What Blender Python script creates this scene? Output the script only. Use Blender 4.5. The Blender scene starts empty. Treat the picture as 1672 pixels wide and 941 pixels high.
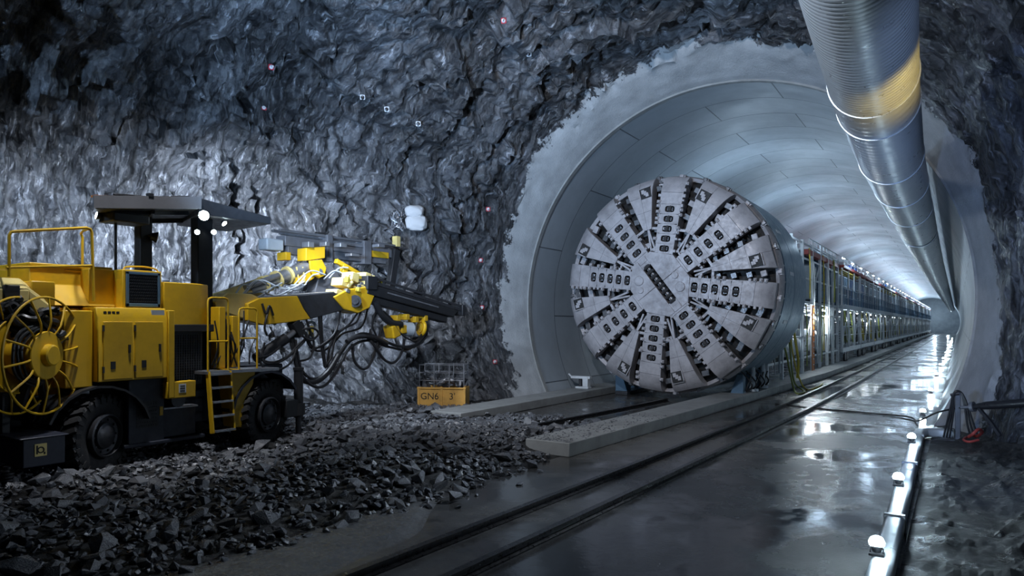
import bpy, bmesh, math, random
from mathutils import Vector, Matrix, noise
from mathutils.bvhtree import BVHTree

random.seed(7)
scene = bpy.context.scene
COL = scene.collection
V = Vector
pi = math.pi

# ------------------------------------------------------------------ camera
FPX, VPX, HZ, CAMH = 1115.0, 1565.0, 530.0, 2.2
TH = math.atan((VPX - 836.0) / FPX)
CT, ST = math.cos(TH), math.sin(TH)
cam_d = bpy.data.cameras.new('camera')
cam = bpy.data.objects.new('camera', cam_d)
COL.objects.link(cam)
cam.location = (0, 0, CAMH)
cam.rotation_euler = (pi / 2, 0, TH)
cam_d.sensor_width = 36.0
cam_d.lens = 36.0 * FPX / 1672.0
cam_d.shift_y = (HZ - 470.5) / 1672.0
cam_d.clip_end = 600
cam_d.clip_start = 0.05
scene.camera = cam


def S(px, py, X):
    """Point of the vertical plane x = X measured on the photograph."""
    a = math.atan((px - 836.0) / FPX) - TH
    Y = X / math.tan(a)
    d = -X * ST + Y * CT
    return V((X, Y, CAMH + (HZ - py) * d / FPX))


def G(px, py, z=0.0):
    d = FPX * (CAMH - z) / (py - HZ)
    l = d * (px - 836.0) / FPX
    return V((l * CT - d * ST, l * ST + d * CT, z))


def ray(px, py):
    l, u = (px - 836.0) / FPX, (HZ - py) / FPX
    return V((0, 0, CAMH)), V((l * CT - ST, l * ST + CT, u)).normalized()


# ------------------------------------------------------------------ mesh builder
def rotz(a):
    return Matrix.Rotation(a, 3, 'Z')


class MB:
    def __init__(self):
        self.v, self.f, self.mi, self.cur = [], [], [], 0

    def add(self, vs, fs):
        b = len(self.v)
        self.v += [V(p) for p in vs]
        self.f += [tuple(b + i for i in q) for q in fs]
        self.mi += [self.cur] * len(fs)
        return self

    def box(self, c, s, R=None):
        c = V(c)
        hx, hy, hz = s[0] / 2, s[1] / 2, s[2] / 2
        vs = [V((x, y, z)) for x in (-hx, hx) for y in (-hy, hy) for z in (-hz, hz)]
        vs = [c + (R @ p if R else p) for p in vs]
        return self.add(vs, [(0, 1, 3, 2), (4, 6, 7, 5), (0, 4, 5, 1), (2, 3, 7, 6), (0, 2, 6, 4), (1, 5, 7, 3)])

    def bb(self, lo, hi):
        lo, hi = V(lo), V(hi)
        return self.box((lo + hi) / 2, hi - lo)

    def bar(self, p0, p1, w, h, up=(0, 0, 1)):
        p0, p1, up = V(p0), V(p1), V(up)
        t = (p1 - p0).normalized()
        if abs(t.dot(up)) > .99:
            up = V((0, 1, 0))
        s = t.cross(up).normalized()
        u = s.cross(t).normalized()
        vs = []
        for p in (p0, p1):
            for a, b in ((-1, -1), (1, -1), (1, 1), (-1, 1)):
                vs.append(p + s * a * w / 2 + u * b * h / 2)
        return self.add(vs, [(3, 2, 1, 0), (4, 5, 6, 7), (0, 1, 5, 4), (1, 2, 6, 5), (2, 3, 7, 6), (3, 0, 4, 7)])

    def tube(self, pts, r, n=8, caps=True):
        pts = [V(p) for p in pts]
        N = len(pts)
        T = []
        for i in range(N):
            a, b = pts[max(0, i - 1)], pts[min(N - 1, i + 1)]
            T.append((b - a).normalized())
        up = V((0, 0, 1)) if abs(T[0].z) < .9 else V((1, 0, 0))
        s = T[0].cross(up).normalized()
        vs, fs = [], []
        for i in range(N):
            s = (s - T[i] * s.dot(T[i])).normalized()
            u = T[i].cross(s)
            rr = r[i] if isinstance(r, (list, tuple)) else r
            for k in range(n):
                a = 2 * pi * k / n
                vs.append(pts[i] + (s * math.cos(a) + u * math.sin(a)) * rr)
        for i in range(N - 1):
            for k in range(n):
                k2 = (k + 1) % n
                fs.append((i * n + k, i * n + k2, (i + 1) * n + k2, (i + 1) * n + k))
        if caps:
            fs.append(tuple(reversed(range(n))))
            fs.append(tuple((N - 1) * n + k for k in range(n)))
        return self.add(vs, fs)

    def cyl(self, p0, p1, r, n=16, r2=None):
        return self.tube([p0, p1], [r, r if r2 is None else r2], n)

    def lathe(self, prof, o, ax, n=32, closed=False):
        """prof: (radius, offset along ax)."""
        o, ax = V(o), V(ax).normalized()
        up = V((0, 0, 1)) if abs(ax.z) < .9 else V((1, 0, 0))
        s = ax.cross(up).normalized()
        u = ax.cross(s)
        vs, fs = [], []
        P = len(prof)
        for k in range(n):
            a = 2 * pi * k / n
            d = s * math.cos(a) + u * math.sin(a)
            for r, h in prof:
                vs.append(o + ax * h + d * r)
        for k in range(n):
            k2 = (k + 1) % n
            for i in range(P if closed else P - 1):
                j = (i + 1) % P
                fs.append((k * P + i, k2 * P + i, k2 * P + j, k * P + j))
        if not closed:
            fs.append(tuple(k * P for k in reversed(range(n))))
            fs.append(tuple(k * P + P - 1 for k in range(n)))
        return self.add(vs, fs)

    def prism(self, poly, d):
        """poly: 3-D polygon; d: extrusion vector."""
        n = len(poly)
        d = V(d)
        vs = [V(p) for p in poly] + [V(p) + d for p in poly]
        fs = [tuple(range(n)), tuple(reversed(range(n, 2 * n)))]
        fs += [(i, i + n, (i + 1) % n + n, (i + 1) % n) for i in range(n)]
        return self.add(vs, fs)

    def torus(self, c, ax, R, r, n=40, m=8):
        prof = [(R + r * math.cos(2 * pi * i / m), r * math.sin(2 * pi * i / m)) for i in range(m)]
        return self.lathe(prof, c, ax, n, closed=True)

    def xf(self, M):
        self.v = [M @ p for p in self.v]
        return self

    def build(self, name, mat, parent=None, bevel=0, smooth=35, recalc=True, local=False):
        me = bpy.data.meshes.new(name)
        off = V((0, 0, 0))
        if parent is not None and not local:
            q = parent
            while q is not None:
                off += q.location
                q = q.parent
        me.from_pydata([p - off for p in self.v], [], self.f)
        mats = mat if isinstance(mat, (list, tuple)) else [mat]
        for m in mats:
            me.materials.append(m)
        if len(mats) > 1:
            me.polygons.foreach_set('material_index', self.mi)
        if recalc:
            bm = bmesh.new()
            bm.from_mesh(me)
            bmesh.ops.recalc_face_normals(bm, faces=bm.faces)
            bm.to_mesh(me)
            bm.free()
        if smooth:
            me.polygons.foreach_set('use_smooth', [True] * len(me.polygons))
            me.set_sharp_from_angle(angle=math.radians(smooth))
        o = bpy.data.objects.new(name, me)
        COL.objects.link(o)
        if parent is not None:
            o.parent = parent
        if bevel:
            b = o.modifiers.new('bevel', 'BEVEL')
            b.width, b.segments, b.limit_method, b.angle_limit = bevel, 2, 'ANGLE', math.radians(40)
            b.harden_normals = False
        return o


def tag(o, label=None, cat=None, group=None, kind=None):
    if label: o['label'] = label
    if cat: o['category'] = cat
    if group: o['group'] = group
    if kind: o['kind'] = kind
    return o


def thing(name, loc, label, cat, group=None):
    o = bpy.data.objects.new(name, None)
    o.empty_display_size = .2
    COL.objects.link(o)
    o.location = loc
    return tag(o, label, cat, group)


def copy_tree(o, parent=None):
    c = o.copy()
    COL.objects.link(c)
    c.parent = parent
    for ch in list(o.children):
        copy_tree(ch, c)
    return c


def smooth_path(pts, n=6):
    """Catmull-Rom through pts."""
    pts = [V(p) for p in pts]
    P = [pts[0]] + pts + [pts[-1]]
    out = []
    for i in range(1, len(P) - 2):
        a, b, c, d = P[i - 1], P[i], P[i + 1], P[i + 2]
        for k in range(n):
            t = k / n
            out.append(.5 * ((2 * b) + (c - a) * t + (2 * a - 5 * b + 4 * c - d) * t * t + (3 * b - a - 3 * c + d) * t ** 3))
    out.append(pts[-1])
    return out


# ------------------------------------------------------------------ materials
def nmat(name):
    m = bpy.data.materials.new(name)
    m.use_nodes = True
    nt = m.node_tree
    b = nt.nodes['Principled BSDF']
    return m, nt, b


def link(nt, a, b):
    nt.links.new(a, b)


def ramp(nt, fac, stops):
    r = nt.nodes.new('ShaderNodeValToRGB')
    el = r.color_ramp.elements
    while len(el) < len(stops):
        el.new(.5)
    for e, (p, c) in zip(el, stops):
        e.position = p
        e.color = (c, c, c, 1) if isinstance(c, (int, float)) else (*c, 1)
    link(nt, fac, r.inputs[0])
    return r.outputs[0]


def tnoise(nt, scale, detail=6, rough=.6, vec=None, dist=0):
    n = nt.nodes.new('ShaderNodeTexNoise')
    n.inputs['Scale'].default_value = scale
    n.inputs['Detail'].default_value = detail
    n.inputs['Roughness'].default_value = rough
    n.inputs['Distortion'].default_value = dist
    if vec is not None:
        link(nt, vec, n.inputs['Vector'])
    return n.outputs[0]


def coord(nt, kind='Object', scale=(1, 1, 1)):
    t = nt.nodes.new('ShaderNodeTexCoord')
    mp = nt.nodes.new('ShaderNodeMapping')
    mp.inputs['Scale'].default_value = scale
    link(nt, t.outputs[kind], mp.inputs[0])
    return mp.outputs[0]


def bump(nt, h, strength, dist, normal=None):
    b = nt.nodes.new('ShaderNodeBump')
    b.inputs['Strength'].default_value = strength
    b.inputs['Distance'].default_value = dist
    link(nt, h, b.inputs['Height'])
    if normal is not None:
        link(nt, normal, b.inputs['Normal'])
    return b.outputs[0]


def mix(nt, fac, a, b):
    m = nt.nodes.new('ShaderNodeMix')
    m.data_type = 'RGBA'
    if isinstance(fac, (int, float)):
        m.inputs[0].default_value = fac
    else:
        link(nt, fac, m.inputs[0])
    for i, c in ((6, a), (7, b)):
        if isinstance(c, tuple):
            m.inputs[i].default_value = (*c, 1)
        else:
            link(nt, c, m.inputs[i])
    return m.outputs[2]


def paint(name, col, rough=.5, metal=0, dirt=.35, dcol=(.03, .028, .025), scale=3, bmp=.1, spec=.5):
    m, nt, b = nmat(name)
    c = coord(nt)
    n1 = tnoise(nt, scale, 8, .65, c)
    f = ramp(nt, n1, [(.42, 0), (.75, dirt)])
    link(nt, mix(nt, f, col, dcol), b.inputs['Base Color'])
    n2 = tnoise(nt, scale * 4, 5, .6, c)
    link(nt, ramp(nt, n2, [(.3, max(.05, rough - .12)), (.7, min(1, rough + .15))]), b.inputs['Roughness'])
    b.inputs['Metallic'].default_value = metal
    b.inputs['Specular IOR Level'].default_value = spec
    if bmp:
        link(nt, bump(nt, n2, bmp, .02), b.inputs['Normal'])
    return m


def emit(name, col, st):
    m, nt, b = nmat(name)
    b.inputs['Base Color'].default_value = (*col, 1)
    b.inputs['Emission Color'].default_value = (*col, 1)
    b.inputs['Emission Strength'].default_value = st
    return m


M = {}
M['yellow'] = paint('yellow paint', (.72, .43, .012), .42, 0, .3, (.12, .07, .02), 2.2, .05)
M['pale_yellow'] = paint('dusty yellow paint', (.75, .60, .22), .55, 0, .35, (.3, .26, .18), 3)
M['black'] = paint('black steel', (.012, .013, .016), .5, 0, .4, (.03, .03, .03))
M['navy'] = paint('navy steel', (.02, .024, .04), .5, 0, .4, (.012, .012, .014))
M['rubber'] = paint('rubber', (.016, .016, .018), .7, 0, .5, (.035, .033, .03), 6, .2)
M['hose'] = paint('hose rubber', (.012, .012, .014), .38, 0, .3, (.03, .03, .03), 6, .1)
M['roofgrey'] = paint('canopy grey paint', (.16, .16, .17), .5, 0, .4, (.08, .08, .08))
M['roofdark'] = paint('canopy dark paint', (.02, .021, .025), .55, 0, .4, (.01, .01, .01))
M['steel'] = paint('worn steel', (.34, .35, .38), .38, .7, .5, (.08, .08, .09), 5, .15)
M['darksteel'] = paint('dark steel', (.06, .062, .07), .4, .6, .5, (.03, .025, .02), 5, .15)
M['boom_grey'] = paint('boom grey', (.13, .135, .15), .5, .2, .5, (.25, .26, .3), 4, .1)
M['headsteel'] = paint('cutter head plate', (.46, .435, .45), .5, .15, .75, (.17, .155, .16), 2.6, .35)
M['headshade'] = paint('head interior shade', (.012, .0115, .012), .6, .2, .5, (.05, .045, .04), 3, .3)  # near-black base puts the shadow of the head gaps into the colour
M['disc'] = paint('disc cutter steel', (.16, .155, .16), .35, .7, .5, (.03, .028, .026), 8, .1)
M['shield'] = paint('shield blue grey', (.22, .30, .37), .42, .35, .4, (.14, .2, .26), 1.2, .08)
M['white'] = paint('white paint', (.68, .71, .74), .45, 0, .45, (.3, .32, .35), 3, .05)
M['lightgrey'] = paint('light grey paint', (.42, .47, .52), .45, 0, .45, (.2, .23, .26), 3, .05)
M['slate'] = paint('slate blue paint', (.085, .16, .24), .42, .1, .4, (.07, .1, .14), 2, .05)
M['blue'] = paint('blue paint', (.015, .10, .42), .4, 0, .3, (.01, .03, .1), 3)
M['red'] = paint('red oxide paint', (.35, .045, .035), .5, 0, .4, (.1, .03, .03), 3)
M['orange'] = paint('orange paint', (.75, .22, .03), .5, 0, .4, (.3, .1, .03), 3)
M['hoseyellow'] = paint('yellow hose', (.62, .48, .05), .45, 0, .3, (.2, .15, .03), 5)
M['hosegreen'] = paint('green hose', (.22, .26, .05), .45, 0, .3, (.05, .06, .02), 5)
M['crate'] = paint('ochre crate paint', (.72, .40, .09), .6, 0, .5, (.25, .14, .05), 4, .1)
M['bag'] = paint('white sacking', (.52, .53, .55), .85, 0, .3, (.45, .46, .5), 10, .3)
M['galv'] = paint('galvanised sheet', (.62, .66, .70), .36, .55, .25, (.48, .52, .56), 1.2, .0)
M['redmark'] = paint('red spray paint', (.5, .02, .04), .6, 0, .3, (.2, .02, .03), 20)
M['whitemark'] = paint('white spray paint', (.7, .7, .74), .7, 0, .3, (.3, .3, .3), 20)
M['stone'] = paint('broken stone', (.115, .12, .132), .28, 0, .7, (.035, .037, .042), 7, .6, .9)
M['stonepale'] = paint('pale broken stone', (.2, .205, .22), .5, 0, .6, (.09, .09, .1), 7, .5, .5)
M['slab'] = paint('slab concrete', (.30, .31, .31), .6, 0, .6, (.12, .12, .115), 1.5, .3)
M['rail'] = paint('rail steel', (.035, .034, .036), .32, .6, .5, (.02, .016, .012), 5, .15)
M['lamp'] = emit('lamp lens', (.75, .93, 1), 60)
M['lampsmall'] = emit('small lamp lens', (.8, .93, 1), 25)
M['text'] = paint('stencil ink', (.02, .018, .015), .7, 0, .1)


def rock_material(name, dark, light, streak=(3.2, .55), shot=True):
    """UV is in metres: u along the cavern axis, v round the arch."""
    m, nt, b = nmat(name)
    uv = coord(nt, 'UV', (streak[0], streak[1], 1))
    ob = coord(nt)
    st = tnoise(nt, 1.0, 10, .70, uv, .15)
    st2 = tnoise(nt, 1.0, 8, .72, coord(nt, 'UV', (streak[0] * 4.2, streak[1] * 4.0, 1)), .2)
    fine = tnoise(nt, 9, 8, .7, ob, .3)
    big = tnoise(nt, .5, 5, .6, ob)
    vo = nt.nodes.new('ShaderNodeTexVoronoi')
    vo.inputs['Scale'].default_value = 5.5
    link(nt, ob, vo.inputs['Vector'])
    vo2 = nt.nodes.new('ShaderNodeTexVoronoi')
    vo2.feature = 'DISTANCE_TO_EDGE'
    vo2.inputs['Scale'].default_value = 1.0
    link(nt, uv, vo2.inputs['Vector'])
    c1 = mix(nt, ramp(nt, st, [(.32, 0), (.68, 1)]), dark, light)
    c2 = mix(nt, ramp(nt, big, [(.40, 0), (.58, .8)]), c1, tuple(x * .6 for x in dark))
    c2 = mix(nt, ramp(nt, vo2.outputs['Distance'], [(.0, .85), (.07, 0)]), c2, (.008, .009, .011))
    # pale streaks
    c3 = mix(nt, ramp(nt, st2, [(.56, 0), (.66, .75)]), c2, (.50, .52, .58))
    rock_r = ramp(nt, st2, [(.35, .45), (.62, .20)])
    h = nt.nodes.new('ShaderNodeMath'); h.operation = 'ADD'
    link(nt, st, h.inputs[0]); link(nt, ramp(nt, vo2.outputs['Distance'], [(0, 0), (.10, .25)]), h.inputs[1])
    n0 = bump(nt, h.outputs[0], .8, .085)
    n1 = bump(nt, st2, .95, .09, n0)
    n2 = bump(nt, vo.outputs['Distance'], .45, .05, n1)
    n3 = bump(nt, fine, .9, .06, n2)
    # split faces: every cell of the rock is tilted its own way
    for (su, sv, k) in ((8.5, 1.9, .75), (24.0, 6.5, .7)):
        vc = nt.nodes.new('ShaderNodeTexVoronoi')
        vc.inputs['Scale'].default_value = 1
        link(nt, coord(nt, 'UV', (su, sv, 1)), vc.inputs['Vector'])
        v1 = nt.nodes.new('ShaderNodeVectorMath'); v1.operation = 'MULTIPLY_ADD'
        link(nt, vc.outputs['Color'], v1.inputs[0]); v1.inputs[1].default_value = (k, k, k)
        link(nt, n3, v1.inputs[2])
        v2 = nt.nodes.new('ShaderNodeVectorMath'); v2.operation = 'SUBTRACT'
        link(nt, v1.outputs[0], v2.inputs[0]); v2.inputs[1].default_value = (k / 2, k / 2, k / 2)
        v3 = nt.nodes.new('ShaderNodeVectorMath'); v3.operation = 'NORMALIZE'
        link(nt, v2.outputs[0], v3.inputs[0])
        n3 = v3.outputs[0]
    if shot:
        at = nt.nodes.new('ShaderNodeAttribute'); at.attribute_name = 'shot'
        ad = nt.nodes.new('ShaderNodeMath'); ad.operation = 'MULTIPLY_ADD'
        ed = tnoise(nt, 3.2, 9, .78, ob)
        link(nt, ed, ad.inputs[0]); ad.inputs[1].default_value = 1.1
        link(nt, at.outputs['Fac'], ad.inputs[2])
        f = ramp(nt, ad.outputs[0], [(.98, 0), (1.10, 1)])
        sc = mix(nt, ramp(nt, tnoise(nt, 1.3, 7, .65, ob), [(.3, 0), (.7, 1)]), (.27, .285, .30), (.43, .45, .47))
        sn = bump(nt, tnoise(nt, 22, 6, .7, ob), .55, .03)
        link(nt, mix(nt, f, c3, sc), b.inputs['Base Color'])
        rr = mix(nt, f, rock_r, (.7, .7, .7))
        link(nt, rr, b.inputs['Roughness'])
        nn = nt.nodes.new('ShaderNodeMix'); nn.data_type = 'VECTOR'
        link(nt, f, nn.inputs[0]); link(nt, n3, nn.inputs[4]); link(nt, sn, nn.inputs[5])
        link(nt, nn.outputs[1], b.inputs['Normal'])
    else:
        link(nt, c3, b.inputs['Base Color'])
        link(nt, rock_r, b.inputs['Roughness'])
        link(nt, n3, b.inputs['Normal'])
    b.inputs['Specular IOR Level'].default_value = 1.0
    return m


M['rock'] = rock_material('wet rock', (.024, .027, .035), (.22, .23, .255))
M['shot'] = M['rock']


def lining_material():
    m, nt, b = nmat('lining concrete')
    t = nt.nodes.new('ShaderNodeTexCoord')
    br = nt.nodes.new('ShaderNodeTexBrick')
    br.offset = .5
    br.inputs['Scale'].default_value = 1
    br.inputs['Brick Width'].default_value = 4.2
    br.inputs['Row Height'].default_value = 1.6
    br.inputs['Mortar Size'].default_value = .018
    br.inputs['Mortar Smooth'].default_value = .3
    br.inputs['Color1'].default_value = (.33, .37, .41, 1)
    br.inputs['Color2'].default_value = (.40, .44, .48, 1)
    br.inputs['Mortar'].default_value = (.09, .105, .12, 1)
    link(nt, t.outputs['UV'], br.inputs['Vector'])
    n = tnoise(nt, .9, 8, .65, t.outputs['Object'])
    c = mix(nt, ramp(nt, n, [(.4, 0), (.7, .45)]), br.outputs[0], (.24, .26, .28))
    link(nt, c, b.inputs['Base Color'])
    link(nt, ramp(nt, n, [(.3, .46), (.7, .62)]), b.inputs['Roughness'])
    inv = nt.nodes.new('ShaderNodeMath'); inv.operation = 'SUBTRACT'
    inv.inputs[0].default_value = 1
    link(nt, br.outputs['Fac'], inv.inputs[1])
    n1 = bump(nt, inv.outputs[0], .8, .02)
    link(nt, bump(nt, tnoise(nt, 14, 5, .6, t.outputs['Object']), .12, .02, n1), b.inputs['Normal'])
    return m


M['lining'] = lining_material()


def floor_material():
    m, nt, b = nmat('wet concrete floor')
    ob = coord(nt)
    big = tnoise(nt, .38, 6, .6, coord(nt, 'Object', (1, .75, 1)), .5)
    mid = tnoise(nt, 1.7, 8, .68, ob, .3)
    fine = tnoise(nt, 30, 6, .7, ob)
    c = mix(nt, ramp(nt, mid, [(.3, 0), (.7, 1)]), (.058, .056, .053), (.135, .131, .124))
    c = mix(nt, ramp(nt, big, [(.4, .65), (.55, 0)]), c, (.03, .031, .034))
    link(nt, c, b.inputs['Base Color'])
    ad = nt.nodes.new('ShaderNodeMath'); ad.operation = 'MULTIPLY_ADD'
    link(nt, mid, ad.inputs[0]); ad.inputs[1].default_value = .35
    link(nt, big, ad.inputs[2])
    wet = ramp(nt, ad.outputs[0], [(.60, 0), (.74, 1)])
    link(nt, ramp(nt, wet, [(0, .06), (.35, .16), (1, .30)]), b.inputs['Roughness'])
    st = nt.nodes.new('ShaderNodeMath'); st.operation = 'MULTIPLY'
    link(nt, wet, st.inputs[0]); st.inputs[1].default_value = .35
    bn = nt.nodes.new('ShaderNodeBump'); bn.inputs['Distance'].default_value = .012
    link(nt, fine, bn.inputs['Height']); link(nt, st.outputs[0], bn.inputs['Strength'])
    b2 = nt.nodes.new('ShaderNodeBump'); b2.inputs['Distance'].default_value = .05; b2.inputs['Strength'].default_value = .08
    link(nt, mid, b2.inputs['Height']); link(nt, bn.outputs[0], b2.inputs['Normal'])
    link(nt, b2.outputs[0], b.inputs['Normal'])
    b.inputs['Specular IOR Level'].default_value = .36
    return m


M['floor'] = floor_material()


def mud_material():
    m, nt, b = nmat('wet muck')
    ob = coord(nt)
    n = tnoise(nt, 2.2, 9, .7, ob, .4)
    link(nt, mix(nt, ramp(nt, n, [(.35, 0), (.7, 1)]), (.012, .012, .012), (.04, .038, .037)), b.inputs['Base Color'])
    link(nt, ramp(nt, n, [(.36, .06), (.5, .45), (.7, .6)]), b.inputs['Roughness'])
    link(nt, bump(nt, tnoise(nt, 5, 9, .72, ob), .9, .12), b.inputs['Normal'])
    return m


M['mud'] = mud_material()
# ------------------------------------------------------------------ setting
BCX, BCZ, BR = -5.27, 2.78, 5.6         # bore
PY = 17.5                               # portal plane


def lerp_tab(tab, y):
    if y <= tab[0][0]:
        return tab[0][1]
    for (a, va), (b, vb) in zip(tab, tab[1:]):
        if y <= b:
            t = (y - a) / (b - a)
            return va + (vb - va) * t
    return tab[-1][1]


XL = [(-12, -16.6), (4, -16.6), (7, -16.3), (10.5, -15.7), (12.2, -14.6), (13.6, -13.2), (14.8, -12.3), (15.8, -11.75), (16.6, -11.25), (17.1, -11.0), (17.5, -10.87)]
XR = [(-12, 1.6), (3, 1.45), (8, 1.3), (13, 1.15), (15, 1.02), (16.3, .75), (17, .48), (17.5, .33)]
ZT = [(-12, 10.2), (8, 9.8), (12, 9.5), (14.5, 9.35), (15.8, 9.1), (16.6, 8.75), (17.1, 8.5), (17.5, 8.38)]


def smoothed(tab, y):
    return sum(lerp_tab(tab, y + k * .25) * w for k, w in ((-2, .1), (-1, .2), (0, .4), (1, .2), (2, .1))) if y < 17.2 else lerp_tab(tab, y)


def section(y, t):
    """t: angle, 0 = right springing, pi/2 = crown, pi = left."""
    c, s = math.cos(t), math.sin(t)
    w = (smoothed(XR, y) - BCX) if c > 0 else (BCX - smoothed(XL, y))
    k = max(0.0, min(1.0, (PY - y) / 4.0))
    e = 1.0 - .22 * k if c < 0 else 1.0 - .12 * k
    h = (smoothed(ZT, y) - BCZ) if s > 0 else BR
    e2 = e if s > 0 else (1.0 - .55 * k if c > 0 else 1.0)
    x = BCX + math.copysign(w * abs(c) ** e2, c)
    z = BCZ + math.copysign(h * abs(s) ** e2, s)
    return V((x, y, z))


def cellrnd(p, k):
    return noise.noise(V((p.x * 12.9 + k * 7.3, p.y * 17.7 - k * 3.1, p.z * 15.3 + k)))


def facet(p, sc, seed):
    q = p * sc + V((seed * 5.1, seed * 2.3, seed * 9.7))
    pts = noise.voronoi(q)[1]
    a = pts[0]
    g = V((cellrnd(a, 1), cellrnd(a, 2), cellrnd(a, 3))) * 2.0
    return (q - a).dot(g) + .5 * cellrnd(a, 5)


def sm(a, b, x):
    t = max(0.0, min(1.0, (x - a) / (b - a)))
    return t * t * (3 - 2 * t)


T0, T1 = -.60, pi + .60
NT = 330
ys = []
y = -12.0
while y < PY - .01:
    ys.append(y)
    y += .5 if y < -1 else (.22 if y < 4 else (.115 if y < 15.5 else .09))
ys.append(PY)
NY = len(ys)
gridp, shotv, uvs = [], [], []
for j, y in enumerate(ys):
    arc = 0
    prev = None
    row = []
    for i in range(NT + 1):
        t = T0 + (T1 - T0) * i / NT
        p = section(y, t)
        if prev is not None:
            arc += (p - prev).length
        prev = p.copy()
        out = V((math.cos(t), 0, math.sin(t)))
        q = V((p.x, p.y, p.z))
        # bands run round the arch: stretch the sampling along the arc
        sq = V((y * 1.0, arc * .34, 0))
        left = sm(-.3, -.8, math.cos(t))
        right = sm(.3, .8, math.cos(t))
        amp = .85 * (1 - right) + .38 * right
        fall = sm(.15, 3.2, PY - y)
        smallfall = sm(.55, 1.8, PY - y)
        d = .55 * noise.fractal(q * .33, .8, 2.1, 4)
        d += .42 * facet(sq, .55, 1) + .34 * facet(sq, 1.15, 2)
        d *= amp * fall
        d += (.24 * facet(V((y, arc * .45, 3)), 2.3, 3) + .13 * facet(V((y, arc * .6, 9)), 4.4, 4) + .07 * noise.fractal(q * 4.0, .6, 2.2, 4)) * (.04 + .96 * smallfall) * (.55 + .45 * (1 - right))
        d += .02 * noise.fractal(q * 2.5, .8, 2, 3) * sm(0, .5, PY - y)
        low = sm(.9, -.1, p.z)
        d *= 1 - .3 * low
        row.append(p + out * d)
        # sprayed concrete collar: widest over the crown and on the right
        up = max(0.0, math.sin(t))
        wid = .80 + .50 * up * up + .35 * right + .35 * noise.fractal(V((arc * .45, 7.7, 0)), .8, 2, 3)
        shotv.append(max(-2.0, min(3.0, (wid - (PY - y)) * .9 + .5)))
        uvs.append((y, arc))
    gridp.append(row)


def rock_piece(name, i0, i1):
    n = i1 - i0 + 1
    vs = [gridp[j][i] for j in range(NY) for i in range(i0, i1 + 1)]
    fs = []
    for j in range(NY - 1):
        for i in range(n - 1):
            fs.append((j * n + i, j * n + i + 1, (j + 1) * n + i + 1, (j + 1) * n + i))
    me = bpy.data.meshes.new(name)
    me.from_pydata(vs, [], fs)
    uvl = me.uv_layers.new(name='UVMap')
    flat = []
    for lp in me.loops:
        j, i = divmod(lp.vertex_index, n)
        flat += uvs[j * (NT + 1) + i0 + i]
    uvl.data.foreach_set('uv', flat)
    at = me.attributes.new('shot', 'FLOAT', 'POINT')
    at.data.foreach_set('value', [shotv[j * (NT + 1) + i0 + i] for j in range(NY) for i in range(n)])
    me.materials.append(M['rock'])
    me.polygons.foreach_set('use_smooth', [True] * len(me.polygons))
    me.set_sharp_from_angle(angle=math.radians(38))
    o = bpy.data.objects.new(name, me)
    COL.objects.link(o)
    return vs, fs, o


def ang_i(t):
    return round((t - T0) / (T1 - T0) * NT)


ia, ib = ang_i(math.radians(55)), ang_i(math.radians(122))
BVHS = []
for nm, a, b, lab in (('wall_right', 0, ia, 'dark wet rock wall close beside the drain pipe, with grey sprayed concrete at its end'),
                      ('ceiling', ia, ib, 'dark jagged rock roof arching over the machines, sprayed grey above the tunnel mouth'),
                      ('wall_left', ib, NT, 'rough glinting rock wall behind the yellow drill rig')):
    vs, fs, o = rock_piece(nm, a, b)
    tag(o, lab, 'rock wall' if 'wall' in nm else 'rock roof', kind='structure')
    BVHS.append(BVHTree.FromPolygons(vs, fs))


def on_rock(px, py):
    o, d = ray(px, py)
    best = None
    for bv in BVHS:
        hit, nrm, idx, dist = bv.ray_cast(o, d)
        if hit is not None and (best is None or dist < best[2]):
            if nrm.dot(d) > 0:
                nrm = -nrm
            best = (hit, nrm, dist)
    return best


# tunnel lining, a thick-walled tube of segment rings
def lining():
    n = 110
    t0, t1 = -.56, pi + .56
    yy = [PY + k * 1.6 for k in range(0, 108)]
    vs, fs, uv = [], [], []
    for y in yy:
        for i in range(n + 1):
            t = t0 + (t1 - t0) * i / n
            vs.append(V((BCX + BR * math.cos(t), y, BCZ + BR * math.sin(t))))
            uv.append((t * BR + 3.1, y - PY))
    m = n + 1
    for j in range(len(yy) - 1):
        for i in range(n):
            fs.append((j * m + i, (j + 1) * m + i, (j + 1) * m + i + 1, j * m + i + 1))
    me = bpy.data.meshes.new('wall_tunnel')
    me.from_pydata(vs, [], fs)
    ul = me.uv_layers.new(name='UVMap')
    fl = []
    for lp in me.loops:
        fl += uv[lp.vertex_index]
    ul.data.foreach_set('uv', fl)
    me.materials.append(M['lining'])
    me.polygons.foreach_set('use_smooth', [True] * len(me.polygons))
    o = bpy.data.objects.new('wall_tunnel', me)
    COL.objects.link(o)
    return tag(o, 'pale grey ringed concrete lining of the long round tunnel', 'tunnel lining', kind='structure')


lining()
# the raised lip where the lining ends
mb = MB()
prof = [(BR + .002, .0), (BR + .002, .12), (BR - .035, .12), (BR - .035, -.03), (BR + .05, -.03)]
n = 120
vs, fs = [], []
for k in range(n + 1):
    t = -.53 + (pi + 1.06) * k / n
    for r, h in prof:
        vs.append(V((BCX + r * math.cos(t), PY + h, BCZ + r * math.sin(t))))
P = len(prof)
for k in range(n):
    for i in range(P - 1):
        fs.append((k * P + i, (k + 1) * P + i, (k + 1) * P + i + 1, k * P + i + 1))
mb.add(vs, fs)
tag(mb.build('trim_1', M['slab'], smooth=40), 'thin pale concrete lip round the tunnel mouth', 'trim', kind='structure')

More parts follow.
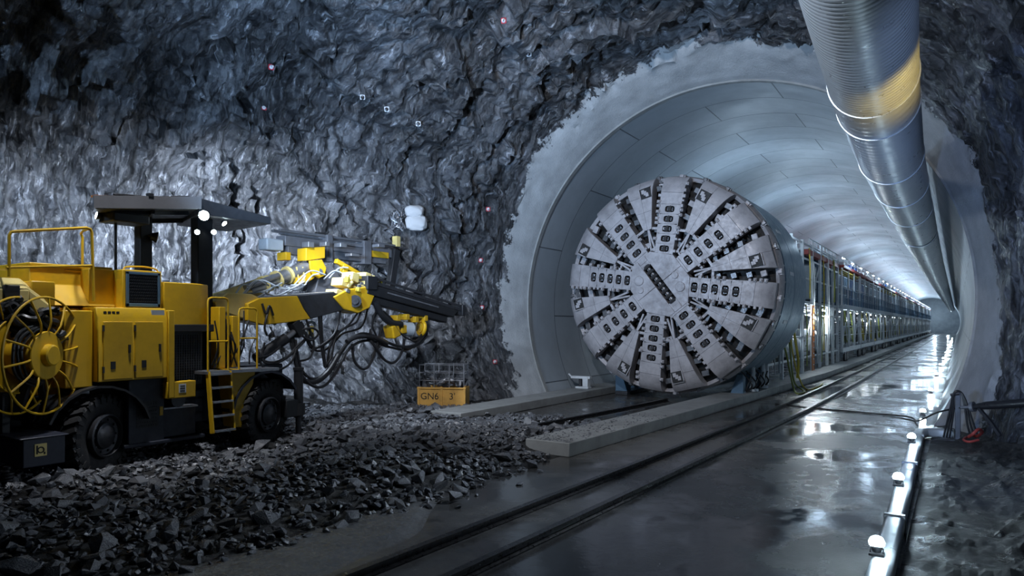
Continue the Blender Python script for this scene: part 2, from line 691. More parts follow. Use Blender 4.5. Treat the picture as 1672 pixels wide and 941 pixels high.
mb = MB()
mb.add([V((BCX + BR * math.cos(2 * pi * k / 64), 188.5, BCZ + BR * math.sin(2 * pi * k / 64))) for k in range(64)], [tuple(range(64))])
tag(mb.build('wall_end', M['lining'], smooth=0, recalc=False), 'pale far end of the long tunnel', 'tunnel lining', kind='structure')
# floor
mb = MB()
mb.add([(-17.5, -12, 0), (2.2, -12, 0), (2.2, PY, 0), (-17.5, PY, 0)], [(0, 1, 2, 3)])
mb.add([(-10.3, PY, 0), (-.3, PY, 0), (-.3, 190, 0), (-10.3, 190, 0)], [(0, 1, 2, 3)])
tag(mb.build('floor', M['floor'], recalc=False, smooth=0), 'dark wet concrete floor with mirror-like puddles', 'floor', kind='structure')

# muck between the drain pipe and the right-hand rock
nx, ny = 26, 120
vs, fs = [], []
for j in range(ny + 1):
    yv = 2 + (PY - .2 - 2) * j / ny
    for i in range(nx + 1):
        u = i / nx
        xv = -.44 + u * 1.5
        z = .015 + .32 * max(0, u - .35) ** 1.6 + .06 * noise.fractal(V((xv * 2, yv * 1.2, 5)), .7, 2, 5) * sm(0, .2, u) + .05 * noise.fractal(V((xv * 7, yv * 5, 2)), .6, 2, 3) * sm(0, .25, u)
        z = max(.012, z) if i else .004
        vs.append(V((xv, yv, z)))
for j in range(ny):
    for i in range(nx):
        a = j * (nx + 1) + i
        fs.append((a, a + 1, a + nx + 2, a + nx + 1))
mb = MB(); mb.add(vs, fs)
tag(mb.build('ground_muck', M['mud'], recalc=False, smooth=180), 'black wet muck between the drain pipe and the rock', 'ground', kind='structure')

# ------------------------------------------------------------------ concrete slabs and rails
def ribbon(rows, name, mat, label, cat, bevel=.015, kind=None):
    """rows: (y, x_left, x_right, z_bottom, z_top)"""
    vs, fs = [], []
    for (y, a, b, z0, z1) in rows:
        vs += [(a, y, z0), (b, y, z0), (b, y, z1), (a, y, z1)]
    for j in range(len(rows) - 1):
        o = j * 4
        for k in range(4):
            k2 = (k + 1) % 4
            fs.append((o + k, o + k2, o + 4 + k2, o + 4 + k))
    fs.append((3, 2, 1, 0)); e = (len(rows) - 1) * 4
    fs.append((e, e + 1, e + 2, e + 3))
    m = MB(); m.add(vs, fs)
    return tag(m.build(name, mat, bevel=bevel), label, cat, kind=kind)


SR = [(9.95, -5.38), (15, -5.12), (20, -4.9), (25, -4.68), (30, -4.5), (40, -4.4), (170, -4.4)]
def sr(y): return lerp_tab(SR, y)
yy = [9.95, 12, 14.4, 14.5, 17, 20, 24, 30, 36, 44, 60, 90, 130, 170]
ribbon([(y, sr(y) - .85, sr(y), 0, .24) for y in yy], 'concrete_slab', M['slab'],
       'long grey concrete slab beside the wet track, carrying the gantry wheels', 'slab')
ribbon([(y, -10.15 + max(0, y - 12.1) * .008, -9.28 + max(0, y - 12.1) * .008, 0, .22) for y in (12.1, 14, 16, 17.3, 18.5, 22, 30, 60, 120, 170)], 'concrete_slab', M['slab'],
       'long grey concrete slab at the foot of the tunnel wall, behind the cutter head', 'slab')


def rail(pts, name, label, h=.09, w=.07, z=.0):
    prof = [(-w, 0), (w, 0), (w, .015), (w * .25, .025), (w * .25, h * .65), (w * .55, h * .75), (w * .55, h), (-w * .55, h), (-w * .55, h * .75), (-w * .25, h * .65), (-w * .25, .025), (-w, .015)]
    P = smooth_path([V((x, y, z)) for x, y in pts], 8)
    vs, fs = [], []
    n = len(prof)
    for i, p in enumerate(P):
        t = (P[min(i + 1, len(P) - 1)] - P[max(0, i - 1)]).normalized()
        s = V((t.y, -t.x, 0))
        for a, b in prof:
            vs.append(p + s * a + V((0, 0, b)))
    for i in range(len(P) - 1):
        for k in range(n):
            k2 = (k + 1) % n
            fs.append((i * n + k, i * n + k2, (i + 1) * n + k2, (i + 1) * n + k))
    fs.append(tuple(range(n))); fs.append(tuple(reversed(range((len(P) - 1) * n, len(P) * n))))
    m = MB(); m.add(vs, fs)
    return tag(m.build(name, M['rail']), label, 'rail')


rail([(-4.55, -2), (-4.44, 2), (-4.32, 4.77), (-4.1, 11), (-3.93, 17.9), (-3.86, 24), (-3.84, 34), (-3.84, 60), (-3.84, 110), (-3.84, 170)], 'track_rail',
     'dark steel track rail on the wet floor, the one beside the concrete slab')
rail([(-3.85, -2), (-3.72, 2), (-3.60, 4.78), (-3.43, 10), (-3.28, 15.1), (-3.16, 20.5), (-3.12, 34), (-3.12, 60), (-3.12, 110), (-3.12, 170)], 'track_rail',
     'dark steel track rail in the middle of the wet floor, nearer the lit drain pipe')
rail([(-8.35, 6.6), (-7.66, 9.43), (-7.1, 14), (-6.75, 18.2)], 'cradle_rail', 'dark steel rail half buried in rubble, leading under the cutter head', .09, .06, .06)
rail([(-10.75, 12.6), (-10.45, 15), (-10.32, 17.3)], 'skid_rail', 'thin dark steel rail behind the slab at the tunnel wall foot', .06, .05, .01)

# ------------------------------------------------------------------ ventilation duct
DP = [(-.55, 2, 5.75), (-.72, 5, 5.62), (-.835, 7.7, 5.46), (-.93, 10.2, 5.3), (-1.02, 14, 5.24), (-1.05, 17.5, 5.24), (-1.1, 26, 5.26), (-1.15, 40, 5.26), (-1.15, 80, 5.26), (-1.15, 165, 5.26)]
DR = .515


def duct_at(y):
    return V((lerp_tab([(a[1], a[0]) for a in DP], y), y, lerp_tab([(a[1], a[2]) for a in DP], y)))


duct = thing('ventilation_duct', duct_at(10), 'big ribbed galvanised ventilation duct hanging under the roof and running into the tunnel', 'duct')
joints = [2, 9.7, 10.75, 14.0, 16.9, 20.4, 26, 32, 40, 50, 62, 78, 100, 130, 165]
for a, b in zip(joints, joints[1:]):
    if b <= 10:
        pitch, amp, per = .0164, .013, 5
    elif b <= 21:
        pitch, amp, per = .05, .004, 4
    else:
        pitch, amp, per = .25, .018, 4
    step = pitch
    cnt = min(int((b - a) / step), 900)
    pts, rs = [], []
    for k in range(cnt + 1):
        y = a + (b - a) * k / cnt
        pts.append(duct_at(y)); rs.append(DR - (.022 if k % 5 == 0 else 0) if b <= 10 else DR + amp * (math.cos(2 * pi * k / per) - .2))
    m = MB()
    n = 72
    vs, fs = [], []
    for p, r in zip(pts, rs):
        for k in range(n):
            t = 2 * pi * k / n
            sag = 1.0
            vs.append(p + V((math.cos(t) * r, 0, math.sin(t) * r)))
    for i in range(len(pts) - 1):
        for k in range(n):
            k2 = (k + 1) % n
            fs.append((i * n + k, i * n + k2, (i + 1) * n + k2, (i + 1) * n + k))
    m.add(vs, fs)
    m.build('duct_section', M['galv'], duct, smooth=180)
    m = MB()
    m.lathe([(DR + .002, -.022), (DR + .016, -.02), (DR + .016, .02), (DR + .002, .022)], duct_at(b), (0, 1, 0), 72)
    m.v = m.v; m.f = [q for q in m.f if len(q) == 4]; m.mi = m.mi[:len(m.f)]
    m.build('band', M['galv'], duct)
for y in (4.5, 9.0, 13.4):
    c = duct_at(y)
    m = MB()
    hitz = max([h[0].z for bv in BVHS for h in [bv.ray_cast(c, V((0, 0, 1)))] if h[0] is not None] or [c.z + 2.5])
    m.tube([(c.x, y, c.z + DR - .01), (c.x, y, hitz + .05)], .008, 6)
    m.build('hanger', M['darksteel'], duct)

# ------------------------------------------------------------------ drain pipe with floor lamps
def rrect(w, h, r, n=4):
    out = []
    for cx, cy, a0 in ((w / 2 - r, h / 2 - r, 0), (-w / 2 + r, h / 2 - r, pi / 2), (-w / 2 + r, -h / 2 + r, pi), (w / 2 - r, -h / 2 + r, 1.5 * pi)):
        for k in range(n + 1):
            a = a0 + pi / 2 * k / n
            out.append((cx + r * math.cos(a), cy + r * math.sin(a)))
    return out


pipe = thing('drain_pipe', (-.6, 10, 0), 'long square galvanised pipe on the floor edge, bending toward the rock at the tunnel mouth', 'pipe')
pp = [V((-.52, 2.0, .09))] + [V((-.55 - .01 * (y - 6.8), y, .09)) for y in (6.8, 10, 13.5, 15.0)]
bend = [V((-.62, 15.3, .09)), V((-.57, 15.52, .09)), V((-.44, 15.62, .09)), V((-.3, 15.65, .09)), V((.22, 17.0, .09))]
P = pp + bend[:-1] + [V((-.08, 15.67, .09))]
sec = rrect(.19, .17, .045)
vs, fs = [], []
for i, p in enumerate(P):
    t = (P[min(i + 1, len(P) - 1)] - P[max(0, i - 1)]).normalized()
    s = V((t.y, -t.x, 0))
    for a, b in sec:
        vs.append(p + s * a + V((0, 0, b)))
n = len(sec)
for i in range(len(P) - 1):
    for k in range(n):
        k2 = (k + 1) % n
        fs.append((i * n + k, i * n + k2, (i + 1) * n + k2, (i + 1) * n + k))
fs.append(tuple(range(n))); fs.append(tuple(reversed(range((len(P) - 1) * n, len(P) * n))))
m = MB(); m.add(vs, fs)
m.build('pipe_run', M['galv'], pipe)
for y in (8.3, 11.6, 14.6):
    m = MB()
    x = -.55 - .01 * (y - 6.8)
    m.bb((x - .105, y - .04, .0), (x + .105, y + .04, .185))
    m.build('coupling', M['steel'], pipe, bevel=.01)

lampy = [(6.77, -.6, .175), (9.82, -.63, .175), (13.5, -.67, .175), (19.2, -.72, 0), (25.5, -.74, 0), (34, -.78, 0), (42, -.78, 0), (50, -.78, 0), (60, -.78, 0), (71, -.78, 0), (84, -.78, 0), (100, -.78, 0), (120, -.78, 0)]
ORD = ['first', 'second', 'third', 'fourth', 'fifth', 'sixth', 'seventh', 'eighth', 'ninth', 'tenth', 'eleventh', 'twelfth', 'thirteenth', 'fourteenth', 'fifteenth', 'sixteenth', 'seventeenth', 'eighteenth']
proto = None
for i, (y, x, z) in enumerate(lampy):
    lab = ('small bright white lamp on the drain pipe, %s from the camera end' if z else 'small bright white lamp at the tunnel wall foot, %s inward from the mouth') % ORD[i if z else i - 3]
    if proto is None:
        proto = thing('floor_lamp', (x, y, z), lab, 'lamp', 'floor lamps along the tunnel edge')
        m = MB(); m.bb((-.06, -.05, 0), (.06, .05, .02)); m.bb((-.055, -.012, .02), (-.045, .012, .07)); m.bb((.045, -.012, .02), (.055, .012, .07))
        m.build('bracket', M['darksteel'], proto, local=True)
        m = MB(); m.lathe([(.0, -.035), (.035, -.035), (.048, 0), (.048, .03), (.044, .032)], (0, .0, .065), (0, 0, 1), 16)
        m.build('housing', M['darksteel'], proto, local=True)
        m = MB(); m.lathe([(.0, .02), (.062, .025), (.066, .05), (.05, .085), (.025, .10), (0, .104)], (0, 0, .065), (0, 0, 1), 16)
        m.build('lens', M['lamp'], proto, local=True)
        o = proto
    else:
        o = copy_tree(proto)
        o.location = (x, y, z)
        tag(o, lab)
    ld = bpy.data.lights.new('floor lamp light', 'POINT')
    ld.energy = 16 if z else 22
    ld.color = (.62, .84, 1)
    ld.shadow_soft_size = .06
    lo = bpy.data.objects.new('floor_lamp_light', ld)
    lo.location = (x, y, z + .22)
    COL.objects.link(lo)
# ------------------------------------------------------------------ drill rig
rig = thing('drill_rig', (-11.3, 6.4, 0), 'yellow twin-boom drilling rig on rubber tyres, parked on the rubble before the rock wall', 'drill rig')
RX = -10.3


def poly_x(pts, X, th):
    """closed outline measured on the plane x = X, extruded away from it by th."""
    m = MB()
    m.prism([S(a, b, X) for a, b in pts], (-th, 0, 0))
    return m


# --- chassis
m = MB()
m.bb((-12.3, 4.3, .55), (-10.75, 8.3, 1.1))
m.bb((-12.1, 3.9, .7), (-11.0, 4.4, 1.3))
m.bb((-12.0, 5.9, 1.0), (-10.9, 8.6, 1.45))
m.bb((-12.25, 5.9, 1.45), (-11.1, 7.0, 2.1))
m.build('chassis', M['navy'], rig, bevel=.02)
m = MB()
for y in (4.98, 7.8):
    m.cyl((-12.4, y, .58), (-10.5, y, .58), .13, 14)
    m.lathe([(.0, -.22), (.16, -.2), (.25, 0), (.16, .2), (0, .22)], (-11.4, y, .58), (1, 0, 0), 16)
m.build('axle', M['black'], rig)


def tyre(r, w):
    m = MB()
    prof = [(.30, -w * .36), (.36, -w * .44), (r * .72, -w * .5), (r * .9, -w * .48), (r * .955, -w * .40), (r * .965, -w * .2), (r * .965, w * .2), (r * .955, w * .40), (r * .9, w * .48), (r * .72, w * .5), (.36, w * .44), (.30, w * .36)]
    m.lathe(prof, (0, 0, 0), (1, 0, 0), 48, closed=True)
    nl = 26
    for k in range(nl):
        for sd in (-1, 1):
            a = 2 * pi * (k + (.5 if sd > 0 else 0)) / nl
            R = Matrix.Rotation(a, 3, 'X') @ Matrix.Rotation(.35 * sd, 3, 'Z')
            c = Matrix.Rotation(a, 3, 'X') @ V((sd * w * .25, 0, r * .96))
            m.box(c, (w * .5, .065, r * .085), R)
            c = Matrix.Rotation(a, 3, 'X') @ V((sd * w * .485, 0, r * .87))
            m.box(c, (w * .07, .055, r * .16), Matrix.Rotation(a, 3, 'X'))
    return m


def rim(w):
    m = MB()
    m.lathe([(.315, -.02), (.315, .10), (.29, .11), (.27, .05), (.20, .03), (.185, .075), (.15, .09), (.12, .11), (0, .12)], (w * .36, 0, 0), (1, 0, 0), 32)
    for k in range(10):
        a = 2 * pi * k / 10
        m.cyl((w * .36 + .03, math.cos(a) * .235, math.sin(a) * .235), (w * .36 + .065, math.cos(a) * .235, math.sin(a) * .235), .018, 6)
    return m


W0 = None
for y in (4.98, 7.8):
    for sd in (1, -1):
        x = -10.55 if sd > 0 else -12.25
        if W0 is None:
            W0 = tyre(.60, .40).build('wheel', M['rubber'], rig, local=True, smooth=30)
            rim(.40).build('rim', M['darksteel'], W0, local=True)
            o = W0
        else:
            o = copy_tree(W0, rig)
        o.location = V((x, y, .585)) - rig.location
        o.rotation_euler = (0, 0, math.radians(26 if y < 6 else 18) + (0 if sd > 0 else pi))

# --- engine cabinet
m = MB()
c0, c1 = 4.93, 5.96
m.prism([(-10.3, c0, 1.37), (-10.3, c0, 2.30), (-10.36, c0, 2.45), (-12.35, c0, 2.45), (-12.35, c0, 1.37)], (0, c1 - c0, 0))
m.build('engine_cabinet', M['yellow'], rig, bevel=.012)
for (a, b) in ((5.0, 5.42), (5.45, 5.88)):
    m = MB(); m.bb((-10.3, a, 1.40), (-10.285, b, 2.24))
    dr = m.build('cabinet_door', M['yellow'], rig, bevel=.006)
    m = MB(); m.bb((-10.285, b - .07, 1.78), (-10.262, b - .04, 1.90)); m.bb((-10.285, a + .1, 1.55), (-10.279, a + .17, 1.66))
    m.build('latch', M['black'], dr)
    for z in (1.5, 2.1):
        m = MB(); m.bb((-10.3, a - .012, z), (-10.27, a + .012, z + .09))
        m.build('hinge', M['darksteel'], dr)
m = MB(); m.bb((-10.35, 5.72, 2.31), (-10.318, 5.92, 2.42))
m.build('data_plate', M['lightgrey'], rig)
m = MB()
for r in range(2):
    for k in range(4):
        m.bb((-10.335 - r * .0, 5.02 + k * .06, 2.36 - r * .06), (-10.322, 5.06 + k * .06, 2.39 - r * .06))
m.v = [p + V((.006, 0, 0)) for p in m.v]
m.build('stencil', M['text'], rig)
m = MB(); m.bb((-10.42, 5.96, 1.05), (-10.27, 6.06, 2.42))
m.build('corner_post', M['yellow'], rig, bevel=.01)
# panels behind the reel
m = MB()
m.bb((-12.3, 3.55, 1.2), (-10.78, 4.9, 2.44)); m.bb((-10.8, 4.55, 1.3), (-10.42, 4.92, 2.40))
m.build('reel_housing', M['yellow'], rig, bevel=.015)
# --- hood
m = MB()
m.prism([(-11.0, 4.35, 3.06), (-11.0, 4.35, 2.78), (-10.72, 4.35, 2.47), (-12.3, 4.35, 2.47), (-12.3, 4.35, 3.06)], (0, 1.12, 0))
m.prism([(-10.97, 4.33, 3.08), (-10.97, 4.33, 3.03), (-12.32, 4.33, 3.03), (-12.32, 4.33, 3.08)], (0, 1.14, 0))
m.build('hood', M['yellow'], rig, bevel=.012)
m = MB()
m.prism([(-10.45, 3.35, 2.46), (-10.45, 3.35, 2.66), (-10.75, 3.35, 2.83), (-11.9, 3.35, 2.83), (-11.9, 3.35, 2.46)], (0, .78, 0))
m.prism([(-10.45, 4.13, 2.46), (-10.45, 4.13, 2.66), (-10.75, 4.13, 2.83), (-11.9, 4.13, 2.83), (-11.9, 4.13, 2.46)], (0, .25, -.2))
m.build('rear_hood', M['pale_yellow'], rig, bevel=.012)
m = MB(); m.bb((-11.3, 4.22, 2.46), (-10.62, 4.52, 2.80))
m.build('junction_box', M['yellow'], rig, bevel=.015)
m = MB(); m.bb((-10.5, 3.83, 2.42), (-10.43, 4.02, 2.72)); m.bb((-10.5, 3.9, 2.3), (-10.45, 3.96, 2.45))
m.build('rear_lamp', M['black'], rig, bevel=.015)
# --- cooler box with grille
m = MB()
m.bb((-12.2, 5.38, 2.45), (-10.5, 5.98, 3.03)); m.bb((-12.2, 5.02, 2.45), (-10.75, 5.4, 3.03))
m.build('cooler_box', M['yellow'], rig, bevel=.012)
m = MB()
m.bb((-10.5, 5.42, 2.47), (-10.485, 5.94, 3.0))
gr = m.build('cooler_grille', M['black'], rig)
m = MB()
for a, b in (((5.42, 2.47), (5.46, 3.0)), ((5.90, 2.47), (5.94, 3.0)), ((5.42, 2.47), (5.94, 2.52)), ((5.42, 2.96), (5.94, 3.0))):
    m.bb((-10.49, a[0], a[1]), (-10.465, b[0], b[1]))
m.build('grille_frame', M['slate'], gr, bevel=.004)
m = MB()
for k in range(9):
    z = 2.55 + k * .046
    for q in range(13):
        y = 5.475 + q * .034
        m.box((-10.476, y + (.012 if k % 2 else 0), z), (.012, .026, .012), Matrix.Rotation(.5, 3, 'X'))
m.build('louvres', M['darksteel'], gr)
m = MB(); m.tube(smooth_path([(-10.55, 5.42, 3.02), (-10.55, 5.46, 3.07), (-10.55, 5.7, 3.09), (-10.55, 5.9, 3.07), (-10.55, 5.95, 3.02)], 4), .014, 8)
m.build('grab_rail', M['yellow'], rig)
# --- operator tub
m = MB()
pl = [(-10.6, 6.07), (-10.6, 6.66), (-10.82, 6.98), (-12.2, 6.98), (-12.2, 6.07)]
m.prism([(x, y, 2.18) for x, y in pl], (0, 0, .70))
m.build('operator_tub', M['yellow'], rig, bevel=.015)
m = MB(); m.bb((-12.1, 6.06, 2.08), (-10.52, 6.9, 2.2)); m.bb((-12, 6.1, 1.2), (-10.62, 6.75, 2.1))
m.build('tub_support', M['black'], rig, bevel=.01)
m = MB()
for k in range(15):
    y = 6.12 + k * .042
    m.bar((-10.6, y, 1.26), (-10.6, y, 2.04), .008, .012)
for k in range(19):
    z = 1.28 + k * .042
    m.bar((-10.606, 6.1, z), (-10.606, 6.74, z), .012, .008)
m.build('mesh_guard', M['darksteel'], rig)
m = MB(); m.bb((-10.45, 5.95, 1.04), (-10.28, 6.42, 1.30))
st = m.build('side_box', M['yellow'], rig, bevel=.012)
m = MB(); m.bb((-10.282, 6.13, 1.12), (-10.275, 6.25, 1.26))
m.build('sticker', M['white'], st)
m = MB()
for k in range(3):
    m.bb((-10.277, 6.15, 1.14 + k * .04), (-10.272, 6.23, 1.155 + k * .04))
m.build('sticker_print', M['text'], st)
# --- lower body
m = MB(); m.bb((-11.6, 5.42, .36), (-10.42, 5.98, 1.37)); m.bb((-11.6, 5.34, .34), (-10.38, 6.65, .40))
lb = m.build('battery_box', M['navy'], rig, bevel=.015)
m = MB()
m.bb((-10.42, 5.54, .62), (-10.416, 5.88, 1.02))
for k in range(7):
    for q in range(9):
        m.box((-10.415, 5.56 + q * .036 + (.012 if k % 2 else 0), .65 + k * .055), (.012, .018, .014))
m.build('vent_grille', M['black'], lb)
m = MB(); m.bb((-10.42, 5.9, .78), (-10.41, 5.95, .92)); m.build('warning_label', M['yellow'], lb)
m = MB(); m.bb((-11.2, 5.98, .42), (-10.45, 6.52, .86)); m.bb((-11.0, 5.98, .95), (-10.5, 6.0, 1.05))
m.build('step_box', M['navy'], rig, bevel=.015)
m = MB(); m.bb((-11.2, 5.96, .86), (-10.43, 6.55, .885))
m.build('step_plate', M['steel'], rig)
m = MB(); m.lathe([(.0, 0), (.12, 0), (.12, .3), (0, .3)], (-10.7, 6.2, 1.0), (1, 0, 0), 16)
m.build('air_filter', M['darksteel'], rig)
# rear fender and skirts
m = MB()
for k in range(9):
    a0, a1 = math.radians(15 + k * 16), math.radians(15 + (k + 1) * 16)
    r = .72
    for (a, b) in ((a0, a1),):
        p0 = V((-10.52, 4.98 + r * math.cos(a), .585 + r * math.sin(a))); p1 = V((-10.52, 4.98 + r * math.cos(b), .585 + r * math.sin(b)))
        m.bar(p0, p1, .5, .03, up=(0, 0, 1) if abs(math.sin((a + b) / 2)) > .5 else (0, 1, 0))
m.build('rear_mudguard', M['black'], rig)
# --- rear outrigger beam
m = MB(); m.bb((-12.3, 3.85, .37), (-9.92, 4.34, .74)); m.bb((-12.35, 3.8, .735), (-9.88, 4.37, .755))
ob = m.build('rear_beam', M['navy'], rig, bevel=.012)
m = MB(); m.bb((-9.92, 3.98, .50), (-9.912, 4.12, .66)); m.build('emblem_plate', M['pale_yellow'], ob)
m = MB()
m.torus((-9.911, 4.05, .58), (1, 0, 0), .035, .008, 20, 6); m.bb((-9.914, 4.0, .53), (-9.907, 4.015, .64)); m.bb((-9.914, 4.085, .52), (-9.907, 4.1, .55))
m.build('emblem', M['text'], ob)
m = MB()
m.tube([(-10.1, 3.75, .4), (-10.1, 3.75, .12)], .05, 10); m.lathe([(0, 0), (.16, .0), (.16, .03), (.06, .08), (0, .08)], (-10.1, 3.75, .03), (0, 0, 1), 18)
for k in range(6):
    m.torus((-10.1, 3.75, .14 + k * .04), (0, 0, 1), .06, .018, 14, 6)
m.build('rear_jack', M['darksteel'], rig)

# --- cable reel
phi = math.radians(33)
nrm = V((math.cos(phi), math.sin(phi), 0)); inp = V((-math.sin(phi), math.cos(phi), 0)); upv = V((0, 0, 1))
RC = V((-10.12, 4.19, 1.79))
reel_root = MB()
reel_root.lathe([(.0, -.42), (.46, -.42), (.48, -.40), (.48, -.36), (.28, -.35), (.27, -.30), (.24, -.02), (.32, -.01), (.32, .02), (.31, .03), (.15, .035), (.14, .10), (.12, .115), (0, .115)], RC, nrm, 40)
reel = reel_root.build('cable_reel', M['yellow'], rig)
m = MB(); m.torus(RC, nrm, .77, .016, 64, 8); m.build('rim_ring', M['yellow'], reel)
m = MB(); m.torus(RC - nrm * .36, nrm, .77, .016, 64, 8); m.torus(RC - nrm * .36, nrm, .5, .012, 48, 8); m.build('rear_ring', M['yellow'], reel)
for off, nn in ((0, 14), (-.36, 10)):
    for k in range(nn):
        a = 2 * pi * k / nn + .15
        d = inp * math.cos(a) + upv * math.sin(a)
        p = [RC + d * .26 + nrm * (off - .01), RC + d * .45 + nrm * (off + (.05 if off == 0 else -.03)), RC + d * .77 + nrm * off]
        m = MB(); m.tube(smooth_path(p, 4), .014, 6)
        m.build('spoke', M['yellow'], reel)
m = MB()
for k in range(4):
    rr = .33 + .03 * (k % 3) + .01 * random.random()
    pts = []
    for q in range(49):
        a = 2 * pi * q / 48
        d = inp * math.cos(a) + upv * math.sin(a)
        pts.append(RC + d * (rr + .012 * math.sin(5 * a + k)) - nrm * (.08 + .035 * k))
    m.tube(pts, .021, 7, caps=False)
m.build('wound_cable', M['hose'], reel)
m = MB()
random.seed(3)
for k in range(34):
    a = S(-25 + (7 * k) % 82, 494 + (k * 13) % 60, -10.30 - .03 * (k % 5))
    pts = [a]
    for q in range(5):
        a = a + V((random.uniform(-.06, .06), random.uniform(.03, .12), random.uniform(-.12, .08)))
        pts.append(a)
    m.tube(smooth_path(pts, 4), .042, 7)
m.build('hose_bundle', M['hose'], rig)
m = MB()
m.bar((-10.5, 4.0, 1.0), (-10.35, 4.15, 1.75), .1, .12); m.bar((-10.75, 4.45, 1.0), (-10.4, 4.2, 1.7), .08, .1); m.bar((-10.6, 3.9, .75), (-10.6, 3.9, 1.3), .1, .1)
m.build('reel_bracket', M['black'], rig, bevel=.01)

# --- guard rails
def rail_tube(pts, name='guard_rail', mat='yellow', r=.018, n=5, parent=rig):
    m = MB(); m.tube(smooth_path(pts, n), r, 8)
    return m.build(name, M[mat], parent)


X = -10.42
a, b, c_, d_ = S(15, 452, X), S(15, 377, X), S(150, 373, X), S(153, 492, X)
m = MB()
m.tube([a, b + V((0, 0, -.06)), b + V((0, .02, -.015)), b + V((0, .07, 0)), c_ + V((0, -.07, 0)), c_ + V((0, -.02, -.015)), c_ + V((0, 0, -.06)), d_], .02, 8)
m.tube([S(10, 437, X), S(150, 434, X)], .018, 8)
X2 = -11.0
m.tube([c_ + V((0, -.03, -.01)), c_ + V((-.3, .02, -.01)), V((X2, c_.y + .12, c_.z - .02)), V((X2, c_.y + .14, c_.z - .08)), V((X2, c_.y + .14, 2.46))], .018, 8)
m.tube([V((X2, c_.y + .14, 3.0)), V((X2, c_.y - .1, 3.0))], .014, 8)
m.tube([a + V((0, 0, .1)), a + V((-.4, .05, .12))], .016, 8)
m.build('guard_rail', M['yellow'], rig)
m = MB(); m.tube([V((-10.9, 5.48, 2.46)), V((-10.9, 5.48, 3.92))], .022, 8)
m.build('canopy_strut', M['darksteel'], rig)

# --- ladder and handrails
lad = None
m = MB()
for y in (6.63, 7.02):
    m.bar((-10.28, y, 1.42), (-10.16, y + .0, .42), .03, .1, up=(1, 0, 0))
lad = m.build('ladder', M['yellow'], rig, bevel=.006)
for z in (1.38, 1.16, .93, .70, .46):
    t = (1.42 - z) / 1.0
    m = MB(); m.bb((-10.36 + .12 * t, 6.64, z - .02), (-10.2 + .12 * t, 7.01, z + .012))
    m.build('rung', M['steel'], lad)
def loop(pA, pB, zb, zt, zm, X, r=.017):
    m = MB()
    m.tube([(X, pA, zb), (X, pA, zt - .07), (X, pA + .015, zt - .02), (X, pA + .06, zt), (X, pB - .06, zt), (X, pB - .015, zt - .02), (X, pB, zt - .07), (X, pB, zb)], r, 8)
    if zm: m.tube([(X, pA, zm), (X, pB, zm)], r * .85, 8)
    return m.build('handrail', M['yellow'], rig)
loop(6.63, 7.0, 1.42, 2.64, 1.92, -10.28)
loop(7.22, 7.58, 1.42, 2.48, 1.96, -10.3)
loop(6.72, 7.1, 1.42, 2.55, 1.9, -11.5)
m = MB(); m.bb((-12.1, 6.6, 1.38), (-10.25, 7.62, 1.43)); m.build('deck_plate', M['steel'], rig)
m = MB(); m.bb((-12.1, 6.95, 1.43), (-11.0, 7.5, 2.1)); m.bb((-11.8, 7.0, 2.1), (-10.95, 7.25, 2.45)); m.bb((-10.9, 7.05, 1.5), (-10.6, 7.2, 2.3))
m.build('front_turret', M['black'], rig, bevel=.02)
m = MB(); m.bb((-10.75, 6.98, 1.45), (-10.5, 7.1, 2.5)); m.bb((-10.8, 7.3, 1.45), (-10.6, 7.42, 2.35))
m.build('valve_panel', M['yellow'], rig, bevel=.01)
m = MB()
random.seed(11)
for k in range(14):
    p = V((-10.5 - random.random() * .3, 6.7 + random.random() * .9, 1.45 + random.random() * .2))
    q = p + V((random.uniform(-.1, .1), random.uniform(-.2, .3), random.uniform(.3, .9)))
    m.tube(smooth_path([p, (p + q) / 2 + V((random.uniform(0, .12), random.uniform(-.1, .1), 0)), q], 5), .014, 6)
m.build('valve_hoses', M['hose'], rig)
# --- front fender
m = poly_x([(371, 603), (418, 603), (413, 628), (399, 655), (395, 698), (382, 698)], -10.3, .3)
m.build('fender_plate', M['yellow'], rig, bevel=.01)
m = MB()
pts = []
for k in range(9):
    a = math.radians(172 - k * 17.5)
    pts.append(V((0, 7.8 + .70 * math.cos(a), .60 + .74 * math.sin(a))))
vs, fs = [], []
for i, p in enumerate(pts):
    c = V((0, 7.8, .6)); r = (p - c).normalized()
    for x in (-10.27, -10.78):
        vs += [V((x, p.y, p.z)), V((x, p.y + r.y * .04, p.z + r.z * .04))]
for i in range(len(pts) - 1):
    o = i * 4
    fs += [(o, o + 2, o + 6, o + 4), (o + 1, o + 5, o + 7, o + 3), (o, o + 4, o + 5, o + 1), (o + 2, o + 3, o + 7, o + 6)]
fs += [(0, 1, 3, 2), tuple(len(vs) - 4 + i for i in (0, 2, 3, 1))]
m.add(vs, fs)
m.build('front_mudguard', M['navy'], rig)
m = MB(); m.bb((-11.0, 7.42, 1.36), (-10.3, 8.05, 1.42))
m.build('fender_top', M['steel'], rig, bevel=.01)
